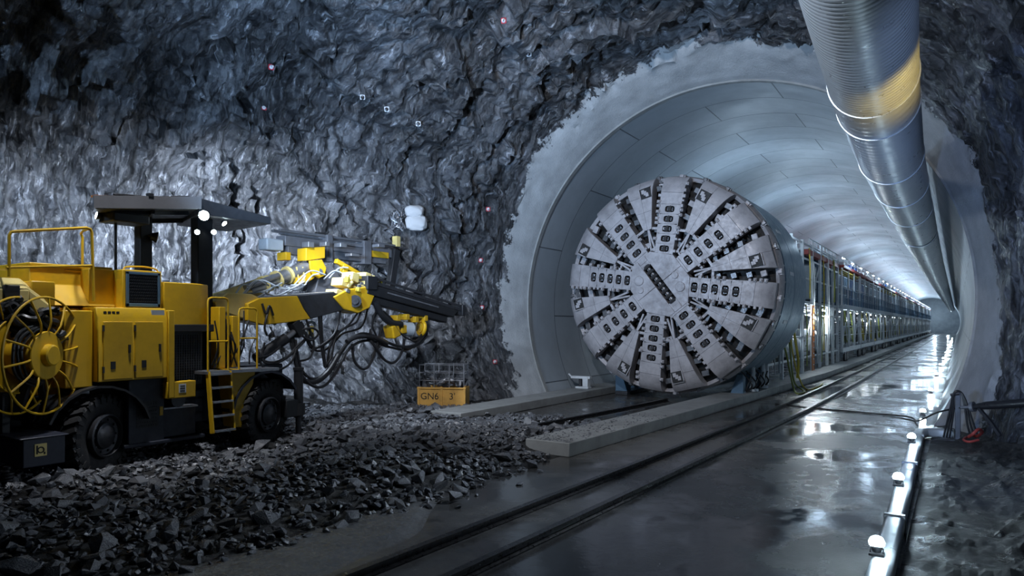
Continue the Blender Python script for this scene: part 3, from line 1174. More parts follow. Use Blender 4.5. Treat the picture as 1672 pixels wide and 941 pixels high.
# --- front jacks
for x in (-10.4, -12.2):
    m = MB(); m.cyl((x, 8.56, .45), (x, 8.56, 1.38), .085, 18); m.lathe([(0, 0), (.10, 0), (.10, .05), (0, .05)], (x, 8.56, 1.34), (0, 0, 1), 18); m.lathe([(0, 0), (.12, 0), (.12, .22), (0, .22)], (x, 8.56, .5), (0, 0, 1), 18)
    jk = m.build('front_jack', M['black'], rig)
    m = MB(); m.cyl((x, 8.56, .08), (x, 8.56, .5), .055, 14); m.build('jack_rod', M['darksteel'], jk)
    m = MB(); m.lathe([(0, 0), (.17, 0), (.17, .03), (.08, .07), (0, .07)], (x, 8.56, .02), (0, 0, 1), 18); m.build('jack_foot', M['darksteel'], jk)
m = MB(); m.bb((-12.2, 8.22, .48), (-10.32, 8.5, .80)); m.bb((-12.0, 8.0, .6), (-10.5, 8.3, 1.2))
m.build('jack_beam', M['black'], rig, bevel=.015)

# --- canopy
m = MB()
top = [(-10.45, 4.97, 4.04), (-10.45, 6.58, 4.28), (-12.3, 7.4, 4.30), (-12.3, 6.0, 4.10)]
vs = [V(p) for p in top] + [V(p) + V((0, 0, -.17)) for p in top]
m.add(vs, [(0, 1, 2, 3), (7, 6, 5, 4), (0, 4, 5, 1), (1, 5, 6, 2), (2, 6, 7, 3), (3, 7, 4, 0)])
cn = m.build('canopy', M['roofdark'], rig)
m = MB()
m.prism([(-10.44, 4.93, 4.06), (-10.44, 6.6, 4.30), (-10.44, 6.6, 4.10), (-10.44, 4.93, 3.875)], (.03, 0, 0))
m.build('fascia', M['roofgrey'], cn)
m = MB()
vs = [V(p) for p in ((-10.45, 6.58, 4.285), (-10.5, 8.02, 4.155), (-12.2, 8.3, 4.17), (-12.3, 7.3, 4.30), (-10.45, 6.58, 4.02), (-10.5, 8.02, 4.03), (-12.2, 8.3, 4.05), (-12.3, 7.3, 4.06))]
m.add(vs, [(0, 1, 2, 3), (7, 6, 5, 4), (0, 4, 5, 1), (1, 5, 6, 2), (2, 6, 7, 3), (3, 7, 4, 0)])
m.build('visor', M['roofdark'], cn, bevel=.01)
m = MB()
m.bar((-10.8, 5.3, 3.9), (-10.8, 6.6, 4.07), .05, .08); m.bar((-11.8, 5.9, 3.92), (-11.8, 7.2, 4.1), .05, .08); m.bar((-10.6, 5.9, 3.97), (-12.1, 6.6, 4.02), .05, .06)
m.build('roof_rib', M['black'], cn)
m = MB(); m.bar((-10.47, 5.76, 4.0), (-10.47, 5.76, 4.22), .05, .05); m.bb((-10.48, 5.72, 4.17), (-10.40, 5.8, 4.22)); m.build('roof_clamp', M['black'], cn)
m = MB()
for (p, q) in (((-10.6, 5.0, 4.075), (-10.6, 5.35, 4.12)), ((-10.75, 5.1, 4.09), (-10.75, 5.5, 4.14))):
    m.bar(p, q, .08, .03)
m.build('roof_strap', M['orange'], cn)
m = MB(); m.tube(smooth_path([(-10.5, 5.25, 4.13), (-10.52, 5.5, 4.16), (-10.5, 5.8, 4.17), (-10.55, 6.2, 4.25), (-10.6, 6.5, 4.3)], 5), .018, 6); m.build('roof_cable', M['hose'], cn)
m = MB(); m.bb((-11.3, 5.97, 2.45), (-11.1, 6.17, 4.08)); m.build('canopy_post', M['black'], rig, bevel=.015)
m = MB(); m.bb((-11.15, 6.86, 2.3), (-10.92, 7.14, 4.16)); m.build('canopy_post', M['black'], rig, bevel=.015)
m = MB(); m.bb((-11.05, 5.3, 3.76), (-10.6, 5.85, 3.9)); m.build('roof_box', M['black'], cn, bevel=.02)


def work_lamp(p, d, r, lens, parent=cn, hous='black'):
    d = V(d).normalized()
    m = MB(); m.lathe([(0, -r * 1.1), (r * .6, -r * 1.0), (r * 1.05, -.1 * r), (r * 1.05, .1 * r), (r * .97, .12 * r)], p, d, 18)
    o = m.build('work_lamp', M[hous], parent)
    m = MB(); m.lathe([(r * .96, .11 * r), (r * .7, .22 * r), (0, .3 * r)], p, d, 18)
    m.build('lamp_lens', M[lens], o)
    return o


P0 = S(333, 352, -10.42)
work_lamp(P0, (.75, -.6, -.25), .085, 'lamp')
work_lamp(S(366, 365, -10.7), (.6, .2, -.5), .05, 'lamp')
work_lamp(S(322, 379, -10.85), (.7, -.5, -.3), .045, 'lampsmall')
work_lamp(S(349, 379, -10.85), (.7, -.3, -.3), .045, 'lampsmall')
work_lamp(S(158, 352, -10.95), (-.2, -.9, .2), .06, 'lampsmall')
o = work_lamp(S(256, 388, -11.0), (.3, .6, -.15), .085, 'steel', rig)
m = MB(); m.tube([S(256, 388, -11.05), S(240, 384, -11.12)], .02, 6); m.build('lamp_arm', M['black'], o)

# --- near boom
XB = -10.75
m = poly_x([(352, 492), (372, 478), (410, 480), (425, 486), (420, 524), (395, 520), (352, 505)], XB - .1, .5)
m.build('boom_root', M['pale_yellow'], rig, bevel=.02)
m = poly_x([(405, 496), (424, 487), (470, 484), (522, 482), (508, 521), (470, 527), (430, 531), (405, 524)], XB, .42)
bm1 = m.build('near_boom', M['yellow'], rig, bevel=.015)
m = poly_x([(486, 483), (545, 477), (572, 488), (590, 500), (560, 507), (508, 521), (497, 505)], XB + .02, .40)
m.build('boom_extension', M['darksteel'], bm1, bevel=.015)
m = poly_x([(425, 486), (545, 476), (548, 479), (425, 490)], XB - .02, .4)
m.build('boom_top_plate', M['steel'], bm1, bevel=.004)
m = poly_x([(545, 485), (570, 472), (602, 468), (614, 478), (604, 503), (585, 512), (562, 505)], XB + .05, .45)
kn = m.build('boom_knuckle', M['yellow'], rig, bevel=.02)
m = MB()
for (a, b, w_, h_) in ((566, 462, 22, 14), (580, 453, 16, 16), (600, 456, 14, 22), (612, 470, 12, 14), (590, 472, 18, 14), (556, 478, 20, 8)):
    p = S(a, b, XB); m.box(p - V((.15, 0, 0)), (.34, w_ * .0125, h_ * .0125), Matrix.Rotation(-.2, 3, 'X'))
m.build('valve_block', M['pale_yellow'], kn, bevel=.012)
rv = random.Random(8)
for q in range(16):
    p = S(rv.uniform(562, 622), rv.uniform(450, 478), XB + rv.uniform(-.1, .14))
    m = MB()
    if q % 3:
        m.box(p, (.10, rv.uniform(.05, .12), rv.uniform(.06, .14)), Matrix.Rotation(rv.uniform(-.4, .2), 3, 'X'))
    else:
        m.cyl(p, p + V((.05, rv.uniform(-.1, .1), .12)), .035, 10)
    m.build('valve_fitting', M[('pale_yellow', 'hoseyellow', 'steel')[q % 3]], kn, bevel=.006)
m = MB(); m.cyl(S(580, 492, XB + .1), S(580, 492, XB + .04), .13, 20); m.cyl(S(580, 492, XB + .14), S(580, 492, XB + .08), .07, 16); m.build('pivot_pin', M['darksteel'], kn)
# lift cylinder
m = MB(); m.cyl(S(418, 586, XB - .1), S(466, 553, XB - .1), .105, 18); cyl_ = m.build('lift_cylinder', M['black'], rig)
m = MB(); m.cyl(S(462, 556, XB - .1), S(486, 538, XB - .1), .06, 14); m.build('piston_rod', M['steel'], cyl_)
m = MB(); m.bar(S(478, 525, XB - .1), S(490, 548, XB - .1), .2, .18); m.bar(S(474, 545, XB - .15), S(490, 610, XB - .15), .09, .09); m.build('hose_bracket', M['black'], rig, bevel=.01)
# near feed
XF = -10.85
A, B = S(592, 466, XF), S(748, 507, XF)
dd = (B - A).normalized()
m = MB()
m.bar(A + V((0, 0, -.08)), B - dd * .35 + V((0, 0, -.13)), .34, .22)
m.bar(A + dd * .1 + V((0, 0, -.28)), B - dd * .6 + V((0, 0, -.33)), .24, .16)
fd = m.build('near_feed_beam', M['black'], rig, bevel=.02)
m = MB()
for x in (-.12, .14):
    m.bar(A + dd * .05 + V((x, 0, .09)), B + V((x, 0, .0)), .05, .07)
m.bar(A + dd * .2 + V((.14, 0, .20)), B + V((.14, 0, .09)), .035, .05)
for t in (.15, .35, .55, .75, .95):
    p = A.lerp(B, t); m.bar(p + V((.14, 0, .06)), p + V((.14, 0, .19)), .03, .05)
m.build('feed_rail', M['darksteel'], fd)
m = MB(); m.bar(A + V((.02, 0, .02)), B - dd * .1 + V((.02, 0, -.03)), .05, .05); m.build('drill_steel', M['steel'], fd)
m = MB(); m.box(B + V((0, 0, .0)), (.4, .12, .28)); m.build('feed_end', M['black'], fd, bevel=.015)
m = MB(); m.box(A + V((0, .1, .05)), (.42, .3, .3)); m.build('feed_end', M['black'], fd, bevel=.015)
m = MB(); m.bar(A + dd * .6 + V((.18, 0, -.06)), A + dd * 2.4 + V((.18, 0, -.09)), .01, .03); m.build('feed_stripe', M['steel'], fd)
m = MB()
m.tube(smooth_path([S(612, 492, XB), S(622, 512, XB), S(636, 526, XB), S(655, 530, XB)], 5), .075, 10)
m.build('feed_cradle', M['black'], rig)
m = MB(); m.box(S(640, 541, XF), (.3, .24, .30), Matrix.Rotation(.3, 3, 'X')); m.box(S(655, 538, XF), (.22, .2, .2)); hd = m.build('swivel_motor', M['yellow'], rig, bevel=.03)
m = MB(); m.lathe([(0, -.2), (.15, -.2), (.17, -.16), (.17, .06), (.12, .1), (0, .1)], S(668, 538, XF), (.3, 1, -.1), 22); m.build('motor_body', M['lightgrey'], hd)
m = MB(); m.torus(S(688, 536, XF), (.3, 1, -.1), .16, .045, 26, 10); m.lathe([(0, -.05), (.12, -.05), (.12, .05), (0, .05)], S(688, 536, XF), (.3, 1, -.1), 18); m.build('motor_flange', M['yellow'], hd)
for a, b in ((645, 520), (660, 518), (675, 522), (690, 520)):
    m = MB(); m.box(S(a, b, XF), (.25, .12, .14))
    m.build('feed_clamp', M['yellow'], hd, bevel=.015)

# --- far boom
XC = -12.0
m = MB()
m.tube([S(350, 497, XC), S(390, 482, XC), S(440, 462, XC)], [.2, .19, .17], 14); fb = m.build('far_boom', M['pale_yellow'], rig)
m = MB(); m.tube([S(405, 476, XC + .05), S(500, 437, XC + .05)], .14, 14); m.tube([S(400, 470, XC + .2), S(455, 450, XC + .2)], .06, 10); m.build('boom_tube', M['steel'], fb)
m = MB()
for t in (430, 452, 470):
    m.lathe([(0, -.03), (.19, -.03), (.19, .03), (0, .03)], S(t, 476 - (t - 405) * .41, XC + .05), (0, 1, .38), 16)
m.build('boom_collar', M['pale_yellow'], fb)
m = poly_x([(474, 452), (486, 438), (505, 431), (516, 438), (514, 455), (500, 463), (480, 464)], XC + .15, .45); k2 = m.build('far_knuckle', M['yellow'], rig, bevel=.02)
m = poly_x([(500, 405), (531, 403), (531, 422), (500, 426)], XC + .2, .3); m.build('knuckle_fork', M['yellow'], k2, bevel=.015)
for dx in (.24, -.14):
    m = poly_x([(506, 426), (526, 424), (533, 438), (530, 450), (521, 455), (512, 450), (507, 438)], XC + dx, .05); m.build('fork_cheek', M['yellow'], k2, bevel=.008)
m = MB()
for t in (484, 494):
    m.bar(S(t, 436, XC + .17), S(t + 4, 462, XC + .17), .02, .03)
m.build('knuckle_rib', M['pale_yellow'], k2)
for (a, b, w_, h_) in ((503, 400, .16, .12), (530, 399, .12, .10), (556, 401, .2, .10), (618, 402, .22, .08), (575, 417, .26, .07)):
    m = MB(); m.box(S(a, b, XC + .16), (.22, w_, h_)); m.build('feed_fitting', M['steel'], k2, bevel=.012)
m = MB(); m.cyl(S(522, 444, XC + .24), S(522, 444, XC + .18), .07, 14); m.build('pivot_pin', M['darksteel'], k2)
m = poly_x([(514, 478), (520, 455), (530, 434), (540, 432), (552, 445), (562, 470), (560, 480)], XC + .1, .3); m.build('slew_plate', M['boom_grey'], rig, bevel=.02)
m = MB(); m.bar(S(548, 426, XC + .3), S(588, 449, XC + .3), .1, .1); m.box(S(562, 440, XC + .3), (.12, .16, .22)); m.build('link_arm', M['yellow'], rig, bevel=.015)
XG = -12.15
m = MB()
def hb(x0, x1, y0, y1, dx=.3, off=0.0):
    p, q = S(x0, y0, XG), S(x1, y1, XG)
    zc = (S((x0 + x1) / 2, (y0 + y1) / 2, XG)).z
    hh = abs(S((x0 + x1) / 2, y0, XG).z - S((x0 + x1) / 2, y1, XG).z)
    m.bb((XG - dx + off, p.y, zc - hh / 2), (XG + off, q.y, zc + hh / 2))
hb(466, 640, 396, 411, .32); hb(458, 655, 387, 391, .08, .0); hb(458, 655, 387, 391, .08, -.24)
ff = m.build('far_feed_beam', M['boom_grey'], rig, bevel=.012)
m = MB(); hb(472, 632, 411, 423, .26, -.03); m.build('feed_slide', M['boom_grey'], ff, bevel=.01)
m = MB(); hb(536, 596, 396, 401, .36, .03); hb(465, 640, 392, 394, .1, -.1); m.build('drill_steel', M['steel'], ff)
m = MB(); hb(436, 464, 390, 409, .3, .0); m.build('dust_hood', M['lightgrey'], ff, bevel=.03)
m = MB(); hb(466, 474, 412, 425, .3, .02); m.build('feed_stop', M['yellow'], ff, bevel=.008)
m = MB(); hb(606, 634, 411, 421, .3, .02); m.build('feed_stop', M['yellow'], ff, bevel=.008)
m = MB(); hb(646, 652, 386, 403, .16, .04); m.build('feed_stop', M['pale_yellow'], ff, bevel=.008)
m = MB(); hb(532, 541, 384, 428, .4, .06); m.build('feed_saddle', M['boom_grey'], ff, bevel=.012)
m = MB(); hb(592, 604, 394, 432, .4, .06); m.build('rock_drill', M['boom_grey'], ff, bevel=.012)
m = MB(); m.bar(S(646, 408, XG), S(636, 476, XG), .2, .16, up=(1, 0, 0)); m.build('feed_leg', M['black'], ff, bevel=.01)
m = MB()
random.seed(5)
for k in range(16):
    a = random.uniform(380, 540); b = 486 - (a - 380) * .2
    p = S(a, b, -11.3 - random.random() * .5); e = S(a + random.uniform(20, 60), b - random.uniform(2, 18), -11.3 - random.random() * .5)
    m.tube(smooth_path([p, (p + e) / 2 + V((0, 0, random.uniform(-.15, .22))), e], 6), .016, 6)
m.build('boom_hoses', M['lightgrey'], rig)

# --- hanging hoses
def hose(pts, X, r=.028, name='hydraulic_hose'):
    m = MB()
    m.tube(smooth_path([S(a, b, X + dx) for a, b, dx in pts], 7), r, 8)
    m.build(name, M['hose'], rig)


H = [
    [(432, 560, 0), (428, 585, .05), (445, 592, .1), (470, 582, .1), (490, 560, .05), (510, 545, 0)],
    [(428, 570, 0), (432, 592, .1), (455, 592, .15), (480, 575, .1), (505, 548, 0)],
    [(478, 560, 0), (484, 600, .05), (500, 622, .1), (520, 624, .1), (540, 606, .1), (556, 578, .05), (575, 555, 0), (605, 548, 0), (640, 562, .05), (672, 568, .05), (694, 552, 0), (698, 530, 0)],
    [(482, 555, -.05), (490, 598, .05), (505, 617, .08), (524, 616, .08), (544, 596, .08), (562, 566, .05), (590, 545, 0), (620, 553, 0), (650, 566, .05), (680, 562, .05), (697, 540, 0)],
    [(480, 585, 0), (492, 612, .1), (510, 630, .12), (530, 630, .1), (550, 606, .1), (570, 570, .05), (600, 556, 0), (632, 566, 0), (664, 571, 0), (690, 558, 0)],
    [(590, 505, 0), (582, 526, .05), (560, 538, .05), (548, 552, .05), (540, 585, .05), (530, 600, .05)],
    [(586, 508, 0), (570, 530, .05), (550, 545, .05), (538, 570, .05), (534, 600, .0)],
    [(520, 500, 0), (522, 540, 0), (526, 575, .05), (530, 600, .05)],
    [(524, 500, 0), (526, 550, 0), (532, 602, .05)],
    [(575, 562, 0), (578, 588, .05), (590, 602, .1), (602, 598, .1), (612, 575, .05), (624, 530, 0)],
    [(600, 550, 0), (612, 566, .1), (628, 588, .1), (644, 592, .1), (656, 575, .05), (660, 555, 0)],
    [(492, 525, 0), (500, 550, .05), (514, 568, .05), (534, 560, .05), (552, 540, 0)],
    [(494, 528, -.2), (506, 566, -.1), (530, 572, -.1), (556, 548, -.1)],
    [(545, 560, -.3), (560, 545, -.2), (590, 534, -.2), (600, 505, -.2)],
    [(486, 540, 0), (510, 536, .1), (520, 545, .1), (508, 556, .1), (492, 548, .1)],
    [(440, 500, .1), (436, 515, .15), (432, 535, .15), (436, 548, .1)],
    [(428, 496, .1), (434, 512, .15), (440, 500, .15), (446, 515, .1)],
    [(615, 505, 0), (608, 530, 0), (616, 552, 0)],
    [(422, 575, .15), (430, 600, .2), (455, 604, .2), (475, 592, .15), (484, 570, .1)],
    [(418, 566, .15), (424, 582, .2), (440, 580, .2), (458, 566, .15)],
    [(500, 522, 0), (512, 560, .05), (506, 584, .08), (488, 590, .05)],
    [(556, 508, 0), (552, 530, .05), (544, 548, .08), (528, 562, .08), (508, 574, .05)],
    [(626, 508, .05), (640, 522, .08), (650, 540, .08), (664, 552, .08), (680, 556, .05), (692, 540, 0)],
]
for i, h in enumerate(H):
    hose(h, -10.8, .03 if i in (2, 3, 4, 9, 10) else .022)
m = MB(); m.tube(smooth_path([S(a, b, -10.72) for a, b in ((484, 605), (497, 622), (516, 622), (536, 606), (552, 580))], 7), .055, 10); m.tube(smooth_path([S(a, b, -10.72) for a, b in ((566, 558), (585, 550), (612, 552), (632, 562))], 7), .05, 10)
m.build('hose_sleeve', M['hose'], rig)
m = MB(); m.torus(S(508, 540, -10.9), (1, .2, 0), .17, .03, 30, 8); m.box(S(506, 541, -10.9), (.06, .1, .2)); m.build('hose_guide', M['lightgrey'], rig)
m = MB(); m.box(S(508, 541, -10.84), (.06, .09, .2)); m.build('hose_clamp', M['hoseyellow'], rig, bevel=.01)
# ------------------------------------------------------------------ tunnel boring machine
TX, TY, TZ, TR = -7.08, 18.45, 3.35, 3.15
tbm = thing('tunnel_boring_machine', (TX, TY + 2, .24), 'huge round tunnel boring machine, grey spoked cutter head and blue-grey shield, in the tunnel mouth', 'boring machine')


def yprof(r):
    """set-back of the face at radius r (metres): flat, then rounded to the rim."""
    a, b = .80 * TR, .55
    if r <= a:
        return .10 * (r / a) ** 2
    t = min(1, (r - a) / (TR - a))
    return .10 + b * (1 - math.sqrt(max(0, 1 - t * t)))


def HP(u, v, up=0.0):
    """head coordinates (across, up, proud of the face) -> world."""
    return V((TX + u, TY + yprof(math.hypot(u, v)) - up, TZ + v))


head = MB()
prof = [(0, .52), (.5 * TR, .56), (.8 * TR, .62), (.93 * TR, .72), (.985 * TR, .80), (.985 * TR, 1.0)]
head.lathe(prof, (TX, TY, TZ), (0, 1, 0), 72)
ch = head.build('cutter_head', M['headshade'], tbm)
# rim ring with notches
m = MB()
m.lathe([(TR * .955, .66), (TR * .985, .60), (TR, .70), (TR + .01, 1.02), (TR * .96, 1.02)], (TX, TY, TZ), (0, 1, 0), 96, closed=True)
m.build('rim_band', M['headsteel'], ch, smooth=25)
for k in range(28):
    a = 2 * pi * k / 28 + .08
    R = Matrix.Rotation(-a, 3, 'Y')
    c = V((TX + math.cos(a) * TR * .985, TY + .80, TZ + math.sin(a) * TR * .985))
    m = MB()
    m.box(c + V((0, -.04, 0)), (.16, .26, .18), R); m.box(c + R @ V((.02, -.16, .0)), (.12, .12, .10), R)
    m.build('gauge_cutter', M['disc'] if k % 3 else M['headsteel'], ch, bevel=.015)


def strip_frame(ang):
    ca, sa = math.cos(ang), math.sin(ang)
    return lambda r, l: (r * ca - l * sa, r * sa + l * ca)


SP = [82.5 + 45 * k for k in range(8)]
SP[7] = 37.5
disc_proto = None


def add_disc(u, v, ang, parent, sc=1.0):
    """a small disc cutter set in its pocket."""
    global disc_proto
    if disc_proto is None:
        q = MB()
        q.lathe([(0, -.045), (.085, -.04), (.105, -.015), (.115, 0), (.105, .015), (.085, .04), (0, .045)], (0, 0, 0), (1, 0, 0), 20)
        q.cyl((-.075, 0, 0), (.075, 0, 0), .04, 10)
        q.box((-.07, .02, 0), (.03, .10, .09)); q.box((.07, .02, 0), (.03, .10, .09))
        disc_proto = q.build('disc_cutter', M['disc'], ch, local=True)
        o = disc_proto
    else:
        o = disc_proto.copy(); COL.objects.link(o); o.parent = parent
    w = HP(u, v, -.05)
    off = V((0, 0, 0)); qq = parent
    while qq is not None:
        off += qq.location; qq = qq.parent
    o.location = w - off
    o.rotation_euler = (0, -ang + 0, 0)
    o.scale = (sc, sc, sc)
    return o


def pocket_cell(m, F, r0, r1, l0, l1, hr, hl, up, depth, n=24):
    """a plate cell with a rounded pocket of half size hr x hl at its middle."""
    rc, lc = (r0 + r1) / 2, (l0 + l1) / 2
    inner, outer = [], []
    for k in range(n):
        a = 2 * pi * (k + .5) / n
        c, s = math.cos(a), math.sin(a)
        e = .55
        inner.append((rc + hr * math.copysign(abs(c) ** e, c), lc + hl * math.copysign(abs(s) ** e, s)))
        k_ = max(abs(c) / ((r1 - r0) / 2), abs(s) / ((l1 - l0) / 2))
        outer.append((rc + c / k_, lc + s / k_))
    b = len(m.v)
    vs = [HP(*F(*p), up) for p in outer] + [HP(*F(*p), up) for p in inner] + [HP(*F(*p), up - depth) for p in inner]
    fs = []
    for k in range(n):
        k2 = (k + 1) % n
        fs.append((k, k2, n + k2, n + k)); fs.append((n + k, n + k2, 2 * n + k2, 2 * n + k))
    # square corners
    cs = [(r1, l1), (r0, l1), (r0, l0), (r1, l0)]
    for (cr, cl) in cs:
        best = sorted(range(n), key=lambda k: (outer[k][0] - cr) ** 2 + (outer[k][1] - cl) ** 2)[:2]
        vs.append(HP(*F(cr, cl), up)); fs.append((best[0], best[1], len(vs) - 1))
    m.add(vs, fs)


def plate(m, F, r0, r1, w0, w1, up, th, nr=6, nl=3, gap=.0, c0=0., c1=0.):
    """a curved tapering plate between radii; widths w0 -> w1, centred on c0 -> c1."""
    vs, fs = [], []
    for lay in (up, up - th):
        for i in range(nr + 1):
            r = r0 + (r1 - r0) * i / nr
            t = i / nr
            w = w0 + (w1 - w0) * t
            c = c0 + (c1 - c0) * t
            for j in range(nl + 1):
                vs.append(HP(*F(r, c + w * (j / nl - .5)), lay))
    N = (nr + 1) * (nl + 1)
    q = nl + 1
    for i in range(nr):
        for j in range(nl):
            a = i * q + j
            fs.append((a, a + 1, a + q + 1, a + q)); fs.append((N + a, N + a + q, N + a + q + 1, N + a + 1))
    for i in range(nr):
        a = i * q
        fs.append((a, a + q, N + a + q, N + a)); a += nl
        fs.append((a, N + a, N + a + q, a + q))
    for j in range(nl):
        fs.append((j, N + j, N + j + 1, j + 1)); a = nr * q + j
        fs.append((a, a + 1, N + a + 1, N + a))
    m.add(vs, fs)


random.seed(21)
tooth_n = 0
TEETH = MB()
for si, deg in enumerate(SP):
    A = math.radians(deg)
    F = strip_frame(A)
    m = MB()
    w0, w1 = .52, .70
    n_p = 5 if si % 2 == 0 else 4
    ra, rb = .86, 2.26
    if si in (1, 5):
        ra = .98
    rr = [ra + (rb - ra) * k / n_p for k in range(n_p + 1)]
    W = lambda r: w0 + (w1 - w0) * (r - .8) / (TR - .8)
    plate(m, F, .62, ra - .006, W(.62), W(ra), .0, .22, 2, 3)
    for k in range(n_p):
        wv = (W(rr[k]) + W(rr[k + 1])) / 2
        pocket_cell(m, F, rr[k] + .003, rr[k + 1] - .003, -wv / 2, wv / 2, .09, .14, .0, .2)
    for (p, q) in ((rb + .004, rb + .33), (rb + .338, TR * .975)):
        plate(m, F, p, q, W(p), W(q), .0, .24, 6, 3)
    for sd in (-1, 1):
        # side walls of the spoke
        plate(m, F, .62, TR * .96, .03, .03, -.012, .45, 12, 1, c0=sd * (W(.62) / 2 - .012), c1=sd * (W(TR) / 2 - .018))
    sp = m.build('spoke', M['headsteel'], ch, smooth=25)
    for k in range(n_p):
        rc = (rr[k] + rr[k + 1]) / 2
        u, v = F(rc, 0)
        add_disc(u, v, A + pi / 2, ch)
    m = MB()
    for sd in (-1, 1):
        r = .95
        while r < TR * .93:
            if r > 1.15 and tooth_n < 99 and random.random() < .5:
                tooth_n += 1
                l = sd * (W(r) / 2 + .03)
                m3 = MB(); R = Matrix.Rotation(-A, 3, 'Y')
                m3.box(HP(*F(r, l), -.02), (.09, .12, .11), R); m3.box(HP(*F(r, l), .05), (.06, .05, .07), R)
                m3.build('bucket_tooth', M['headsteel'], ch, bevel=.012)
            elif random.random() < .55:
                l = sd * (W(r) / 2 + .025)
                w = HP(*F(r, l), -.03 - .02 * random.random())
                R = Matrix.Rotation(-A, 3, 'Y')
                ln = random.uniform(.05, .10)
                m.box(w, (ln, .10, random.uniform(.06, .11)), R)
                if random.random() < .45:
                    m.box(w + R @ V((0, .1, sd * .07)), (ln * .8, .14, .10), R)
            r += random.uniform(.11, .2)
    TEETH.add(m.v, m.f)

tag(TEETH.build('bucket_teeth', M['headsteel'], ch, bevel=.01), kind='stuff')
# wedge panels between the spokes
for si in range(8):
    a0 = SP[si]
    a1 = a0 + 45
    skew = (-1.5, 2, 0, 1.5, -1, 2, 0, -1)[si]
    A = math.radians((a0 + a1) / 2 + skew)
    F = strip_frame(A)
    m = MB()
    wi = lambda r: .20 + max(0, r - 1.5) * .46
    ri = (1.60, 1.52, 1.62, 1.5, 1.6, 1.55, 1.5, 1.6)[si]
    cuts = [ri, ri + .52, ri + .98, TR * .975]
    for p, q in zip(cuts, cuts[1:]):
        nl = 2
        for j in range(nl):
            plate(m, F, p + .004, q - .004, wi(p) / nl - .006, wi(q) / nl - .006, .0, .16, 5, 2, c0=(j - .5) * wi(p) / nl, c1=(j - .5) * wi(q) / nl)
    plate(m, F, ri, TR * .97, wi(ri), wi(TR * .97), -.02, .35, 8, 2)
    pn = m.build('face_panel', M['headsteel'], ch, smooth=25)
    # struts bracing panel to spokes
    m = MB()
    for sd in (-1, 1):
        p = HP(*F(ri + .02, sd * wi(ri) / 2), -.08)
        q = HP(*F(ri - .10, sd * (wi(ri) / 2 + .34)), -.08)
        m.bar(p, q, .07, .07, up=(0, 1, 0))
        p = HP(*F(ri + .05, 0), -.1); q = HP(*F(1.0, sd * .06), -.14)
        m.bar(p, q, .05, .08, up=(0, 1, 0))
    m.build('brace', M['headsteel'], ch)
    # solid dark box as the shade of a bucket opening, lip near the rim
    l = wi(2.7) * (.22 if si % 2 else -.22)
    m = MB()
    c = F(2.66, l)
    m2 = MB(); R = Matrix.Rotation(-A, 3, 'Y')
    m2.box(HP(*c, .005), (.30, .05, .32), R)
    m2.build('bucket_shade_box', M['headshade'], ch)
    for du, dl in ((.0, 0), (.05, .06), (-.06, -.05)):
        m.box(HP(*F(2.66 + du, l + dl), .03), (.12, .06, .10), R)
    m.box(HP(*F(2.66, l + .17), .02), (.30, .06, .03), R); m.box(HP(*F(2.83, l), .02), (.03, .06, .34), R)
    m.build('bucket_lip', M['headsteel'], ch, bevel=.008)
    # cross bars seen deep in the gaps
    for q in range(5):
        r = 1.2 + .38 * q
        for sd in (-1, 1):
            gc = sd * (wi(r) / 2 + .14) if r > ri else sd * .2
            m = MB(); m.box(HP(*F(r, gc), -.24 - .07 * ((q + sd) % 3)), (.16, .12, .16 + .06 * ((q * 3 + si) % 3)), R)
            m.build('gap_bracket', M['disc'] if (q + si) % 5 else M['headsteel'], ch, bevel=.012)

# hub: octagon with the long centre slot
SLA = math.radians(127.5)
F = strip_frame(SLA)
m = MB()
oct_ = [(.86 * math.cos(math.radians(22.5 + 45 * k)) * (1.06 if k in (3, 4, 7, 0) else .92), .80 * math.sin(math.radians(22.5 + 45 * k))) for k in range(8)]
slot = [(.74, .13), (-.74, .13), (-.74, -.13), (.74, -.13)]
def hubplate(poly, up=.02, th=.3):
    vs = [HP(*F(*p), up) for p in poly] + [HP(*F(*p), up - th) for p in poly]
    n = len(poly)
    fs = [tuple(range(n)), tuple(reversed(range(n, 2 * n)))] + [(i, (i + 1) % n, (i + 1) % n + n, i + n) for i in range(n)]
    m.add(vs, fs)
hubplate([(.92, .135), (.92, .34), (.40, .80), (.004, .80), (.004, .135)])
hubplate([(-.004, .135), (-.004, .80), (-.40, .80), (-.92, .34), (-.92, .135)])
hubplate([(.92, -.135), (.004, -.135), (.004, -.80), (.40, -.80), (.92, -.34)])
hubplate([(-.92, -.135), (-.92, -.34), (-.40, -.80), (-.004, -.80), (-.004, -.135)])
hubplate([(.92, -.13), (.92, .13), (.76, .13), (.76, -.13)])
hubplate([(-.76, -.13), (-.76, .13), (-.92, .13), (-.92, -.13)])
hb_ = m.build('hub_plate', M['headsteel'], ch, bevel=.012)
for k in range(8):
    u, v = F(-.62 + k * .177, 0)
    add_disc(u, v, SLA + pi, ch, 1.15)
R = Matrix.Rotation(-SLA, 3, 'Y')
for (a, b, s) in ((.45, .42, .14), (-.45, -.42, .14), (-.1, -.5, .1), (.2, .55, .09)):
    m = MB(); m.lathe([(0, -.03), (s * .9, -.03), (s, -.02), (s * .8, -.005), (0, .0)], HP(*F(a, b), .02), (0, 1, 0), 16)
    m.build('hub_cap', M['headsteel'], ch)

